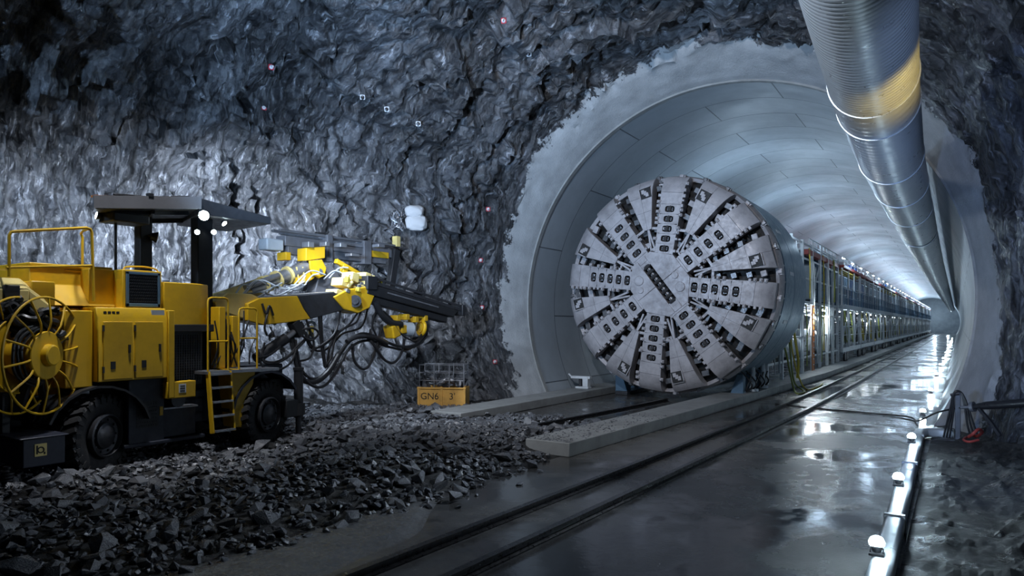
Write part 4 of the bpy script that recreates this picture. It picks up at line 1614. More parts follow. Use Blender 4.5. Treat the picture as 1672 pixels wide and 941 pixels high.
# dark gap ring with bolts, then the shield
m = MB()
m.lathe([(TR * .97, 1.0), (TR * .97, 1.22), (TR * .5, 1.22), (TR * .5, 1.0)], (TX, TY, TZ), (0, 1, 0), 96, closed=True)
m.build('seal_ring', M['headshade'], tbm)
m = MB()
for k in range(44):
    a = 2 * pi * k / 44
    m.box((TX + math.cos(a) * TR * .985, TY + 1.1, TZ + math.sin(a) * TR * .985), (.09, .16, .05), Matrix.Rotation(-a, 3, 'Y'))
m.build('seal_bolts', M['steel'], tbm)
SR_ = TR + .0
m = MB()
m.lathe([(SR_ - .08, 1.20), (SR_, 1.20), (SR_ + .005, 2.35), (SR_ - .004, 2.36), (SR_ - .004, 2.40), (SR_ + .005, 2.41), (SR_, 4.15), (SR_ - .07, 4.15)], (TX, TY, TZ), (0, 1, 0), 112, closed=True)
sh = m.build('shield', M['shield'], tbm, smooth=30)
m = MB(); m.lathe([(SR_ - .6, 1.22), (SR_ - .08, 1.21), (SR_ - .08, 1.24), (SR_ - .6, 1.3)], (TX, TY, TZ), (0, 1, 0), 96, closed=True)
m.lathe([(0, 3.6), (SR_ - .07, 3.6), (SR_ - .07, 3.66), (0, 3.66)], (TX, TY, TZ), (0, 1, 0), 96, closed=True)
m.build('bulkhead', M['darksteel'], sh)
m = MB()
for deg in (28, 5, -20):
    a = math.radians(deg)
    m.box((TX + math.cos(a) * (SR_ + .004), TY + 2.0, TZ + math.sin(a) * (SR_ + .004)), (.02, .5, .10), Matrix.Rotation(-a, 3, 'Y'))
m.build('grease_port', M['white'], sh)
# cradle blocks and jacks that carry the shield
for y in (TY + 1.5, TY + 2.7, TY + 3.9):
    for sd in (-1, 1):
        x = TX + sd * 1.75
        cr = MB(); cr.prism([(x - .22, y - .16, .0 if sd > 0 else .0), (x + .22, y - .16, .0), (x + (.22 if sd > 0 else -.05), y - .16, .78), (x + (.05 if sd > 0 else -.22), y - .16, .78)], (0, .32, 0))
        cr.build('cradle_block', M['slate'], tbm, bevel=.015)
m = MB(); m.bb((TX - 1.9, TY + 1.2, 0), (TX - 1.5, TY + 4.2, .12)); m.build('cradle_beam', M['darksteel'], tbm, bevel=.015)
m = MB(); m.bb((TX + 1.5, TY + 1.2, 0), (TX + 1.9, TY + 4.2, .12))
m.build('cradle_beam', M['darksteel'], tbm, bevel=.015)
for y in (TY + 2.1, TY + 3.3):
    m = MB(); m.cyl((TX + 2.05, y, .25), (TX + 2.05, y, .95), .07, 12); m.cyl((TX + 2.05, y, .25), (TX + 2.05, y, .32), .16, 14); m.bar((TX + 2.05, y, .95), (TX + 1.9, y, 1.25), .12, .12)
    m.bar((TX + 2.05, y - .35, .3), (TX + 2.05, y, .85), .04, .04)
    m.build('support_jack', M['lightgrey'], tbm)
m = MB()
for k in range(5):
    y = TY + 1.3 + .5 * k
    m.tube(smooth_path([(TX + 1.9, y, .9), (TX + 2.2, y + .1, .5), (TX + 2.0, y + .25, .3), (TX + 2.1, y + .4, .75)], 5), .025, 6)
m.build('grease_hose', M['hose'], tbm)
# ------------------------------------------------------------------ backup gantries behind the machine
GX = -6.55          # centre line; the open side is at GX + 1.5
GW = 1.5


def gantry(loc, label, v, L=7.7):
    rnd = random.Random(100 + v)
    g = thing('gantry_car', loc, label, 'gantry car', 'backup gantry cars on the slab')
    def bld(m, name, mat, par=g, **k):
        return m.build(name, M[mat] if isinstance(mat, str) else mat, par, local=True, **k)
    # base frame
    m = MB()
    for x in (-GW, GW - .1):
        m.bb((x - .07, 0, .72), (x + .07, L, .95))
    for y in (.1, L / 2, L - .1):
        m.bb((-GW, y - .06, .76), (GW - .1, y + .06, .9))
    bld(m, 'base_frame', 'white', bevel=.01)
    for y in (.9, L - .9):
        m = MB(); m.bb((GW - .24, y - .55, .42), (GW - .02, y + .55, .72)); m.bar((GW - .13, y - .75, .95), (GW - .13, y - .4, .5), .08, .1); m.bar((GW - .13, y + .75, .95), (GW - .13, y + .4, .5), .08, .1)
        bo = bld(m, 'bogie', 'lightgrey', bevel=.01)
        for dy in (-.36, .36):
            m = MB(); m.lathe([(0, -.07), (.2, -.07), (.24, -.05), (.25, .02), (.22, .05), (.1, .07), (0, .09)], (GW - .02, y + dy, .49), (1, 0, 0), 20)
            bld(m, 'wheel', 'darksteel', bo)
    for y in (.6, L - .6):
        m = MB(); m.bb((-GW - .1, y - .4, .25), (-GW + .1, y + .4, .74))
        bld(m, 'far_bogie', 'darksteel')
    # posts
    for k in range(4):
        y = .08 + (L - .16) * k / 3
        for x in (GW - .1, -GW):
            m = MB(); m.bb((x - .065, y - .065, .95), (x + .065, y + .065, 3.06))
            bld(m, 'post', 'white', bevel=.008)
    m = MB()
    for k in range(3):
        y0 = .08 + (L - .16) * k / 3; y1 = .08 + (L - .16) * (k + 1) / 3
        if (k + v) % 2 == 0:
            m.bar((GW - .1, y0, 1.0), (GW - .1, (y0 + y1) / 2, 2.3), .06, .06); m.bar((GW - .1, y1, 1.0), (GW - .1, (y0 + y1) / 2, 2.3), .06, .06)
        m.bar((GW - .1, y0, 1.62), (GW - .1, y1, 1.62), .035, .035); m.bar((GW - .1, y0, 2.1), (GW - .1, y1, 2.1), .03, .03)
    bld(m, 'bracing', 'white')
    # plant under the deck
    for k in range(3):
        y = .8 + k * 2.5 + rnd.uniform(-.2, .3)
        kind = rnd.randrange(3)
        m = MB()
        if kind == 0:
            m.lathe([(0, -.8), (.3, -.78), (.42, -.65), (.42, .65), (.3, .78), (0, .8)], (GW - .75, y + .7, 1.55), (0, 1, 0), 22)
            m.bb((GW - 1.1, y + .1, .95), (GW - .4, y + 1.3, 1.15))
            t = bld(m, 'tank', rnd.choice(['white', 'lightgrey', 'white']))
            m = MB(); m.cyl((GW - .75, y + .5, 1.9), (GW - .75, y + .5, 2.2), .1, 12); m.cyl((GW - .75, y + .5, 2.16), (GW - .75, y + .5, 2.22), .16, 12)
            bld(m, 'tank_valve', 'darksteel', t)
        elif kind == 1:
            m.bb((GW - 1.2, y, .95), (GW - .35, y + 1.5, 2.1)); 
            t = bld(m, 'pump_cabinet', rnd.choice(['lightgrey', 'white', 'slate']), bevel=.02)
            m = MB()
            for q in range(6):
                m.bb((GW - .35, y + .15, 1.15 + q * .13), (GW - .335, y + 1.35, 1.2 + q * .13))
            bld(m, 'cabinet_vents', 'darksteel', t)
        else:
            m.lathe([(0, -.35), (.26, -.35), (.28, -.3), (.28, .25), (.2, .35), (0, .35)], (GW - .6, y + .4, 1.35), (0, 1, 0), 18)
            m.lathe([(0, 0), (.34, 0), (.36, .06), (.36, .16), (.2, .22), (0, .22)], (GW - .6, y + .85, 1.35), (0, 1, 0), 18)
            m.bb((GW - .9, y, .95), (GW - .3, y + 1.2, 1.08))
            t = bld(m, 'pump', rnd.choice(['slate', 'lightgrey', 'hoseyellow']))
    m = MB()
    for k in range(7):
        z = 2.3 + .1 * (k % 4); x = GW - .25 - .13 * (k // 2)
        m.tube([(x, .05, z), (x, L * .45, z), (x, L * .5, z - .05 * (k % 2)), (x, L - .05, z)], .035 + .015 * (k % 2), 8)
    bld(m, 'pipe_run', 'lightgrey')
    for k in range(4):
        m = MB()
        y = rnd.uniform(.3, L - 1.3)
        pts = [(GW - .2, y, 2.95), (GW - .12, y + .1, 2.2), (GW - .1, y + .35, 1.3 + rnd.random() * .5), (GW - .15, y + .7, 1.2), (GW - .3, y + .9, 2.0)]
        m.tube(smooth_path(pts, 5), .028, 6)
        bld(m, 'looped_hose', 'hoseyellow' if v % 2 else 'hosegreen')
    for k in range(5):
        m = MB()
        y = rnd.uniform(.3, L - 1.3)
        pts = [(GW - .15, y, 2.9), (GW - .1, y + .2, 1.7), (GW - .12, y + .5, 1.15), (GW - .2, y + .8, 1.6), (GW - .4, y + 1.0, 2.3)]
        m.tube(smooth_path(pts, 5), .022, 6)
        bld(m, 'looped_cable', 'hose')
    # tangle of white pipework along the open side
    for k in range(9):
        y = .2 + k * (L - .9) / 8 + rnd.uniform(-.1, .1)
        m = MB()
        zt, zb = rnd.uniform(2.2, 2.95), rnd.uniform(1.0, 1.5)
        x = GW - .12 - .1 * (k % 3)
        if k % 3 == 0:
            m.torus((x, y + .2, (zt + zb) / 2), (1, 0, 0), rnd.uniform(.2, .34), .035, 22, 6)
        else:
            m.tube(smooth_path([(x, y, zt), (x, y, zt - .4), (x, y + .12, (zt + zb) / 2), (x - .05, y + .4, zb + .15), (x, y + .45, zb)], 4), rnd.uniform(.03, .055), 7)
        bld(m, 'pipe_bend', rnd.choice(['white', 'white', 'lightgrey', 'steel']))
    # deck
    m = MB(); m.bb((-GW - .05, 0, 3.04), (GW, L, 3.22)); m.bb((GW - .02, 0, 3.0), (GW + .03, L, 3.26))
    bld(m, 'deck', 'lightgrey', bevel=.01)
    m = MB()
    for k in range(8):
        y = .08 + (L - .16) * k / 7
        m.bar((GW, y, 3.2), (GW, y, 4.1), .04, .04)
    for z in (3.62, 4.1):
        m.bar((GW, .05, z), (GW, L - .05, z), .035, .035)
    for k in range(26):
        y = .15 + (L - .3) * k / 25
        m.bar((GW + .01, y, 3.22), (GW + .01, y, 3.6), .012, .012)
    bld(m, 'deck_railing', 'slate')
    # cabinets on the deck
    y = .05
    cols = [['slate', 'slate', 'blue'], ['slate', 'blue', 'navy'], ['slate', 'navy', 'slate'], ['blue', 'slate', 'white']][v % 4]
    for k in range(3):
        w = (2.7, 2.3, 2.3)[k]
        m = MB(); m.bb((-.6, y, 3.22), (GW - .35, y + w - .12, 4.92))
        cb = bld(m, 'switch_cabinet', cols[k], bevel=.02)
        m = MB()
        nb = 4
        for q in range(nb + 1):
            yy_ = y + .02 + (w - .16) * q / nb
            m.bar((GW - .34, yy_, 3.24), (GW - .34, yy_, 4.9), .025, .05)
        for z in (3.3, 3.85, 4.35, 4.86):
            m.bar((GW - .34, y, z), (GW - .34, y + w - .12, z), .04, .05)
        bld(m, 'cabinet_frame', 'lightgrey', cb)
        m = MB()
        for q in range(nb):
            yy_ = y + .02 + (w - .16) * (q + .5) / nb
            if (q + k + v) % 3:
                m.bb((GW - .35, yy_ - .2, 3.9), (GW - .342, yy_ + .2, 4.32))
        bld(m, 'cabinet_window', 'navy', cb)
        y += w
    # uprights to the roof walkway
    for k in range(4):
        m = MB()
        yy_ = .06 + (L - .12) * k / 3
        m.bar((GW - .1, yy_, 3.2), (GW - .1, yy_, 5.25), .08, .08)
        bld(m, 'roof_post', 'white')
    m = MB(); m.bb((GW - .3, 0, 5.2), (GW + .02, L, 5.34)); m.bb((-GW, 0, 5.22), (GW, L, 5.27))
    bld(m, 'roof_beam', 'red' if v < 3 else 'darksteel')
    m = MB()
    for k in range(3):
        m.tube([(GW - .12 - .1 * k, 0, 5.08 - .05 * k), (GW - .12 - .1 * k, L, 5.08 - .05 * k)], .04, 8)
    bld(m, 'roof_pipe', 'hoseyellow' if v % 3 == 0 else 'white')
    m = MB()
    for k in range(6):
        yy_ = .1 + (L - .2) * k / 5
        m.bar((GW - .02, yy_, 5.3), (GW - .02, yy_, 5.75), .035, .035)
    m.bar((GW - .02, .05, 5.74), (GW - .02, L - .05, 5.74), .035, .035); m.bar((GW - .02, .05, 5.53), (GW - .02, L - .05, 5.53), .025, .025)
    bld(m, 'roof_railing', 'white')
    for k in range(4):
        y = .4 + k * 1.85 + rnd.uniform(0, .5)
        m = MB()
        h = rnd.uniform(.15, .38)
        m.bb((GW - .75, y, 5.3), (GW - .1, y + rnd.uniform(.5, 1.0), 5.3 + h))
        bld(m, 'roof_crate', rnd.choice(['blue', 'white', 'blue', 'hoseyellow', 'lightgrey']), bevel=.02)
    for y in (L * .25, L * .75):
        m = MB(); m.bb((GW - .3, y - .3, 5.86), (GW - .2, y + .3, 5.92)); m.bar((GW - .25, y, 5.3), (GW - .25, y, 5.88), .03, .03)
        t = bld(m, 'strip_lamp', 'white')
        m = MB(); m.bb((GW - .29, y - .29, 5.82), (GW - .21, y + .29, 5.86)); bld(m, 'lamp_tube', 'lampsmall', t)
    for y in (1.6, L - 1.6):
        m = MB(); m.bb((GW - .5, y - .3, 2.92), (GW - .4, y + .3, 3.0))
        t = bld(m, 'strip_lamp', 'white')
        m = MB(); m.bb((GW - .49, y - .29, 2.88), (GW - .41, y + .29, 2.92)); bld(m, 'lamp_tube', 'lampsmall', t)
    return g


LBL = ['with blue-grey windowed cabinet, first of the cabinet cars behind the white scaffold', 'with blue cabinets, second cabinet car back from the white scaffold',
       'third cabinet car back from the white scaffold', 'fourth cabinet car back from the white scaffold']
protos = [gantry((GX, 39.6 + 8 * k, 0), 'gantry car ' + LBL[k], k) for k in range(4)]
for k in range(4, 17):
    o = copy_tree(protos[k % 4])
    o.location = (GX, 39.6 + 8 * k, 0)
    tag(o, 'gantry car far down the tunnel, %s cabinet car back from the white scaffold' % ORD[k])

# open white scaffold section right behind the shield
sc_ = thing('service_scaffold', (GX, 30, .0), 'tall open white service scaffold full of pipes, between the shield and the first cabinet car', 'scaffold')
rnd = random.Random(4)
xs = GX + 1.28
ys_ = [23.3, 25.6, 27.2, 29.4, 31.6, 33.6, 35.6, 37.4, 39.0]
for y in ys_:
    for x, top in ((xs, 5.62), (GX - .4, 5.7)):
        m = MB(); m.bb((x - .06, y - .06, .24), (x + .06, y + .06, top))
        m.build('post', M['white'], sc_, bevel=.006)
m = MB()
for z in (.85, 1.7, 2.6, 3.1, 4.1, 4.9, 5.5):
    for x in (xs, GX - .4):
        m.bar((x, ys_[0], z), (x, ys_[-1], z), .05, .07)
for y in ys_:
    for z in (1.7, 3.1, 5.5):
        m.bar((GX - .4, y, z), (xs, y, z), .05, .06)
m.build('ledger', M['white'], sc_)
m = MB()
for i in range(0, len(ys_) - 1):
    y0, y1 = ys_[i], ys_[i + 1]
    z0, z1 = ((.9, 2.6), (3.2, 5.0), (1.0, 3.0))[i % 3]
    m.bar((xs, y0, z0), (xs, y1, z1), .04, .04)
m.build('diagonal', M['white'], sc_)
m = MB()
m.bb((GX - 1.3, 23.3, 3.05), (xs + .05, 39.0, 3.16)); m.bb((GX - .4, 31, 5.36), (xs, 39, 5.42))
m.build('walkway', M['lightgrey'], sc_)
m = MB(); m.bb((xs - .18, 30.5, 5.14), (xs + .05, 39.4, 5.34)); m.build('red_beam', M['red'], sc_, bevel=.01)
m = MB()
for k in range(10):
    y = 31 + k * .9
    m.bar((xs, y, 5.34), (xs, y, 5.82), .035, .035)
m.bar((xs, 31, 5.82), (xs, 39.2, 5.82), .04, .04); m.bar((xs, 31, 5.6), (xs, 39.2, 5.6), .03, .03)
m.build('top_railing', M['white'], sc_)
for (y, w, x0, z0, h, c) in ((23.9, 1.3, -.3, 3.3, 1.7, 'white'), (25.8, 1.2, .1, 1.8, .8, 'white'), (27.5, 1.6, -.2, 3.4, 1.9, 'white'), (30.0, 1.4, .2, .9, 1.1, 'lightgrey'),
                             (32.2, 1.3, .1, 3.3, 1.5, 'lightgrey'), (33.9, 1.6, 0, 3.25, 2.0, 'slate'), (36.0, 1.3, .2, 1.0, 1.3, 'white'), (37.6, 1.3, .1, 3.3, 1.7, 'slate'), (26.0, 1.0, .2, 5.1, .5, 'white')):
    m = MB(); m.bb((GX + x0, y, z0), (xs - .12, y + w, z0 + h))
    bx = m.build('equipment_cabinet', M[c], sc_, bevel=.02)
    m = MB()
    for q in range(4):
        m.bb((xs - .12, y + .1, z0 + .15 + q * h * .2), (xs - .105, y + w - .1, z0 + .2 + q * h * .2))
    m.build('cabinet_slots', M['darksteel'], bx)
for (y, z, r, L_) in ((24.6, 1.3, .4, 1.3), (28.2, 1.35, .45, 1.6), (32.4, 1.5, .5, 1.7), (34.8, 2.3, .3, 1.6), (38.0, 1.5, .4, 1.2)):
    m = MB(); m.lathe([(0, 0), (r * .7, .02), (r, .15), (r, L_ - .15), (r * .7, L_ - .02), (0, L_)], (GX + .75, y, z), (0, 1, 0), 24)
    m.build('white_tank', M['white'], sc_)
for k in range(14):
    m = MB()
    x = xs - .1 - .12 * (k % 4); z = 2.65 + .09 * (k % 5)
    y0 = 22.8 + rnd.random() * 4; y1 = y0 + rnd.uniform(6, 14)
    m.tube([(x, y0, z), (x, min(39, y1), z)], .04, 8)
    m.build('service_pipe', M[('white', 'lightgrey', 'hoseyellow', 'steel')[k % 4]], sc_)
for k in range(16):
    m = MB()
    y = 22.9 + k * .95 + rnd.random() * .4; x = xs + .03 + .05 * (k % 2)
    z0, z1 = rnd.choice([(5.4, 3.3), (5.4, 1.0), (3.0, .5), (4.9, 2.7)])
    m.tube(smooth_path([(x, y, z0), (x + .03, y + .05, (z0 * 2 + z1) / 3), (x + .05, y - .06, (z0 + 2 * z1) / 3), (x, y + .2, z1)], 5), rnd.uniform(.02, .04), 6)
    m.build('hanging_line', M[('hoseyellow', 'white', 'lightgrey', 'hosegreen')[k % 4]], sc_)
m = MB()
p, q = S(1322, 505, xs), S(1326, 600, xs)
for dy in (-.18, .18):
    m.bar((xs + .14, p.y + dy, .26), (xs + .14, p.y + dy, 3.0), .04, .06)
l2 = m.build('access_ladder', M['orange'], sc_)
m = MB()
for k in range(11):
    m.bar((xs + .14, p.y - .18, .5 + k * .24), (xs + .14, p.y + .18, .5 + k * .24), .035, .035)
m.build('ladder_rungs', M['white'], l2)
m = MB()
for k in range(3):
    y = 24.2 + k * 1.4
    m.lathe([(0, 0), (.14, 0), (.14, .5), (0, .5)], (xs - .05, y, 2.2), (.2, 0, 1), 12)
m.build('orange_canister', M['orange'], sc_)
for (y, z) in ((28.4, 1.9), (33.2, 1.75), (36.5, 2.9), (30.0, 4.9), (25.0, 4.9)):
    m = MB(); m.bb((xs - .3, y - .35, z), (xs - .2, y + .35, z + .06)); t = m.build('strip_lamp', M['white'], sc_)
    m = MB(); m.bb((xs - .29, y - .34, z - .05), (xs - .21, y + .34, z)); m.build('lamp_tube', M['lampsmall'], t)

# yellow and green hoses hanging down to the floor beside the shield
def hosething(name, pts, r, mat, label):
    m = MB(); m.tube(smooth_path(pts, 8), r, 8)
    return tag(m.build(name, M[mat]), label, 'hose')
hosething('slack_hose', [(-4.75, 23.0, 1.9), (-4.62, 23.2, 1.2), (-4.55, 23.4, .6), (-4.40, 23.2, .12), (-4.2, 22.7, .04), (-4.12, 23.4, .04), (-4.3, 24.0, .06), (-4.6, 24.2, .35), (-4.75, 24.3, 1.6)], .03, 'hosegreen', 'dark yellow-green hose drooping from the scaffold to the floor beside the shield')
hosething('slack_hose', [(-4.85, 24.6, 2.3), (-4.72, 24.7, 1.2), (-4.6, 24.9, .5), (-4.3, 24.6, .035), (-4.1, 25.6, .03), (-4.15, 27.0, .03)], .026, 'hoseyellow', 'bright yellow hose running down the scaffold and along the floor')
hosething('slack_hose', [(-4.9, 25.6, 2.2), (-4.78, 25.7, 1.3), (-4.75, 25.8, .8), (-4.8, 25.9, .30)], .045, 'hoseyellow', 'short thick yellow hose hanging straight down the scaffold onto the slab')
# ------------------------------------------------------------------ rubble
def rubble_h(x, y):
    e = min(sm(-5.15, -6.6, x), sm(2.2, 3.2, y) if y < 3.3 else 1)
    # the pile thins out beside and between the slabs
    if x > -9.25 and y > 9.0:
        e *= 1 - .75 * sm(9.5, 13.5, y)
    if x > -10.3 and y > 12:
        e *= 1 - sm(12.0, 15.5, y)
    if x < -10.3 and y > 11:
        e *= 1 - .4 * sm(12, 15.5, y)
    # worn lane under the rig
    h = .13 + .10 * noise.fractal(V((x * .55, y * .55, 1.5)), .8, 2, 4)
    h += .16 * sm(-8.9, -7.6, x) * sm(-5.5, -7.2, x) * sm(5.0, 7, y) * sm(13.0, 10.5, y)
    h += .22 * sm(-12.4, -14.5, x)
    return max(0, h) * e


def on_slab(x, y):
    return (y > 9.8 and sr(y) - .9 < x < sr(y) + .03) or (y > 11.9 and -10.2 < x < -9.2)


vs, fs = [], []
NX, NYR = 150, 170
for j in range(NYR + 1):
    yv = 2.3 + (16.8 - 2.3) * j / NYR
    for i in range(NX + 1):
        xv = -17.2 + (-5.1 + 17.2) * i / NX
        edge = .25 * noise.noise(V((yv * .9, 3, 0)))
        h = rubble_h(xv + edge, yv)
        h += (.03 * noise.fractal(V((xv * 5, yv * 5, 0)), .6, 2, 3)) * min(1, h * 12)
        vs.append(V((xv, yv, h - .02)))
for j in range(NYR):
    for i in range(NX):
        a = j * (NX + 1) + i
        fs.append((a, a + 1, a + NX + 2, a + NX + 1))
m = MB(); m.add(vs, fs)
tag(m.build('ground_rubble', M['mud'], recalc=False, smooth=180), 'bed of crushed dark rock under the drill rig', 'ground', kind='structure')

rnd = random.Random(12)
def chunk(n, fl):
    bm = bmesh.new()
    for k in range(n):
        d = V((rnd.gauss(0, 1), rnd.gauss(0, 1), rnd.gauss(0, 1))).normalized()
        bm.verts.new(V((d.x * rnd.uniform(.75, 1), d.y * rnd.uniform(.6, .9), d.z * fl * rnd.uniform(.75, 1))) * .5)
    r = bmesh.ops.convex_hull(bm, input=bm.verts)
    bmesh.ops.delete(bm, geom=[v for v in bm.verts if not v.link_faces], context='VERTS')
    bmesh.ops.recalc_face_normals(bm, faces=bm.faces)
    bm.verts.index_update()
    v = [p.co.copy() for p in bm.verts]
    f = [tuple(q.index for q in fc.verts) for fc in bm.faces]
    bm.free()
    return v, f


shapes = [chunk(rnd.randint(9, 15), rnd.uniform(.45, .85)) for _ in range(14)]
cand = []
tries = 0
while len(cand) < 11500 and tries < 60000:
    tries += 1
    x = rnd.uniform(-16.3, -5.0); y = rnd.uniform(2.6, 16.3)
    # keep to what the camera can see
    px = -x * 0 + x * CT + y * ST
    d = -x * ST + y * CT
    if d < 5.2 or px / d < -.82:
        continue
    if on_slab(x, y):
        continue
    h = rubble_h(x + .25 * noise.noise(V((y * .9, 3, 0))), y)
    if h < .015 and rnd.random() > .10 * sm(-4.9, -5.6, x) * sm(9.5, 7.5, y):
        continue
    if h < .05 and rnd.random() > .5:
        continue
    s = .075 + .11 * rnd.random() ** 1.7 + (.22 * rnd.random() ** 2 if rnd.random() < .10 else 0)
    if x < smoothed(XL, y) * .86 + BCX * .14 + .45: continue
    rig_in = -12.7 < x < -10.1 and 3.6 < y < 8.9
    if rig_in: s = min(s, .12)
    if any(math.hypot(x - a, (y - b) * .8) < .45 for a, b in ((-10.5, 4.98), (-10.5, 7.8), (-12.3, 4.98), (-12.3, 7.8))):
        continue
    if d > 11:
        s *= 1.15
    cand.append((s / d, s, x, y, h))
cand.sort(key=lambda c: -c[0])
big = cand[:296]
rest = cand[296:]
meshes = []
for v, f in shapes:
    me = bpy.data.meshes.new('rock')
    me.from_pydata(v, [], f)
    me.materials.append(M['stone'])
    meshes.append(me)
for k, (q, s, x, y, h) in enumerate(big):
    o = bpy.data.objects.new('rock', meshes[k % len(meshes)])
    COL.objects.link(o)
    o.scale = (s, s * rnd.uniform(.8, 1.15), s * rnd.uniform(.7, 1))
    o.rotation_euler = (rnd.uniform(-.6, .6), rnd.uniform(-.6, .6), rnd.uniform(0, 6.28))
    o.location = (x, y, h + s * .10)
    tag(o, 'loose dark angular rock lying in the crushed rubble beside the track', 'rock', 'loose rocks in the rubble')
bigp = [(c[2], c[3], c[1]) for c in big]
for k in range(420):
    y = 10.0 + 4.2 * rnd.random() ** 1.5
    x = sr(y) - rnd.uniform(.02, .83)
    rest.append((0, rnd.uniform(.025, .07), x, y, .235))
m = MB()
for (q, s, x, y, h) in rest:
    if any(abs(x - a) < .45 * b2 and abs(y - b1) < .45 * b2 for a, b1, b2 in bigp):
        continue
    v, f = shapes[rnd.randrange(len(shapes))]
    R = Matrix.Rotation(rnd.uniform(0, 6.28), 3, 'Z') @ Matrix.Rotation(rnd.uniform(-.7, .7), 3, 'X') @ Matrix.Rotation(rnd.uniform(-.7, .7), 3, 'Y')
    sc3 = (s, s * rnd.uniform(.75, 1.1), s * rnd.uniform(.7, 1))
    c = V((x, y, h + s * .08))
    m.add([c + R @ V((p.x * sc3[0], p.y * sc3[1], p.z * sc3[2])) for p in v], f)
tag(m.build('rubble', M['stone'], smooth=0, recalc=False), 'crushed dark rock covering the ground round the drill rig', 'rubble', kind='stuff')


# wet sand washed out between the rubble and the first rail
sa_v, sa_f = [], []
for j in range(61):
    yv = 2.6 + 5.2 * j / 60
    for i in range(31):
        u = i / 30
        wl, wr = -5.9 + .1 * noise.noise(V((yv, 0, 1))), -4.78 + .05 * yv * .4 + .22 * noise.noise(V((yv * .9, 4, 1)))
        wr = wr + (wl - wr) * .93 * sm(.45, 1, j / 60)
        xv = wl + (wr - wl) * u
        zz = .035 * sm(0, .3, u) * sm(1, .75, u) * sm(0, .1, j / 60) * sm(1, .7, j / 60) + .012 * noise.fractal(V((xv * 6, yv * 6, 0)), .7, 2, 4) * sm(1, .8, u)
        sa_v.append(V((xv, yv, zz + .004 * (1 - u))))
for j in range(60):
    for i in range(30):
        a = j * 31 + i
        sa_f.append((a, a + 1, a + 32, a + 31))
mS = MB(); mS.add(sa_v, sa_f)
M['sand'] = paint('wet grey sand', (.15, .148, .145), .26, 0, .7, (.06, .06, .06), 3, 1.0, .8)
tag(mS.build('ground_sand', M['sand'], recalc=False, smooth=180), 'strip of wet grey sand between the rubble and the first rail', 'ground', kind='structure')


def single(px, py, size, shp, mat, label, fl=1.0, rz=0):
    p = G(px, py, .1)
    o = bpy.data.objects.new('boulder', meshes[shp].copy())
    o.data.materials.clear(); o.data.materials.append(M[mat])
    COL.objects.link(o)
    o.scale = (size, size * .85, size * fl)
    o.rotation_euler = (.1, .05, rz)
    hh = rubble_h(p.x, p.y)
    o.location = (p.x, p.y, hh + size * fl * .28)
    tag(o, label, 'rock')


single(226, 797, .30, 3, 'stonepale', 'pale grey blocky boulder on the rubble in front of the rear wheel', .8, .4)
single(195, 790, .36, 6, 'stonepale', 'flat pale stone slab lying beside the rear wheel', .35, .2)
single(738, 806, .30, 1, 'stone', 'large dark boulder at the rubble edge near the wet floor', .8, 1.0)
single(792, 756, .17, 8, 'stonepale', 'light grey lump of rock on the rubble before the slab end', .8, 2.0)
single(290, 830, .22, 5, 'stonepale', 'greyish block in the middle of the dark rubble', .7, .9)
single(30, 930, .5, 9, 'stone', 'big dark boulder at the camera end of the rubble', .6, .5)

# ------------------------------------------------------------------ crate, basket, sacks, bolts
cp = G(725, 667, 0)
hd_ = .16
crt = thing('parts_crate', (cp.x, cp.y, .03), 'ochre metal crate with stencilled marks, cage of junk on top, beside rock wall', 'crate')
R = rotz(math.radians(27))
def CB(m, lo, hi):
    lo, hi = V(lo), V(hi)
    m.box(crt.location + R @ ((lo + hi) / 2), hi - lo, R)
bz = .06
m = MB()
CB(m, (-.62, -.32, bz), (.62, -.29, bz + .48)); CB(m, (-.62, .29, bz), (.62, .32, bz + .48)); CB(m, (-.62, -.32, bz), (-.59, .32, bz + .48)); CB(m, (.59, -.32, bz), (.62, .32, bz + .48)); CB(m, (-.62, -.32, bz), (.62, .32, bz + .04))
for x in (-.6, 0, .6):
    CB(m, (x - .03, -.345, bz - .06), (x + .03, -.32, bz + .5))
CB(m, (-.64, -.35, bz + .44), (.64, -.32, bz + .49)); CB(m, (-.5, -.3, 0), (-.38, .3, bz)); CB(m, (.38, -.3, 0), (.5, .3, bz))
m.build('crate_body', M['crate'], crt, bevel=.008)
m = MB()
for x in (-.58, -.2, .2, .58):
    for y in (-.29, .29):
        p = crt.location + R @ V((x, y, bz + .46)); m.tube([p, p + V((0, 0, .62))], .014, 6)
for z in (.66, .86, 1.06):
    pts = [crt.location + R @ V((x, y, bz + z)) for x, y in ((-.58, -.29), (.58, -.29), (.58, .29), (-.58, .29), (-.58, -.29))]
    for a, b in zip(pts, pts[1:]):
        m.tube([a, b], .011, 6)
m.build('cage', M['steel'], crt)
for k in range(14):
    m = MB()
    x, y, z = -.48 + .075 * k, rnd.uniform(-.18, .18), bz + .5 + rnd.uniform(0, .2)
    p = crt.location + R @ V((x, y, z))
    d = V((rnd.uniform(-1, 1), rnd.uniform(-.6, .6), rnd.uniform(.2, 1))).normalized()
    if k % 3 == 0:
        m.lathe([(0, -.1), (.07, -.1), (.09, 0), (.06, .12), (0, .14)], p, d, 12)
    elif k % 3 == 1:
        m.bar(p - d * .16, p + d * .2, .07, .05)
    else:
        m.torus(p, d, .09, .022, 16, 6)
    m.build('scrap_fitting', M[('steel', 'darksteel', 'lightgrey')[k % 3]], crt)


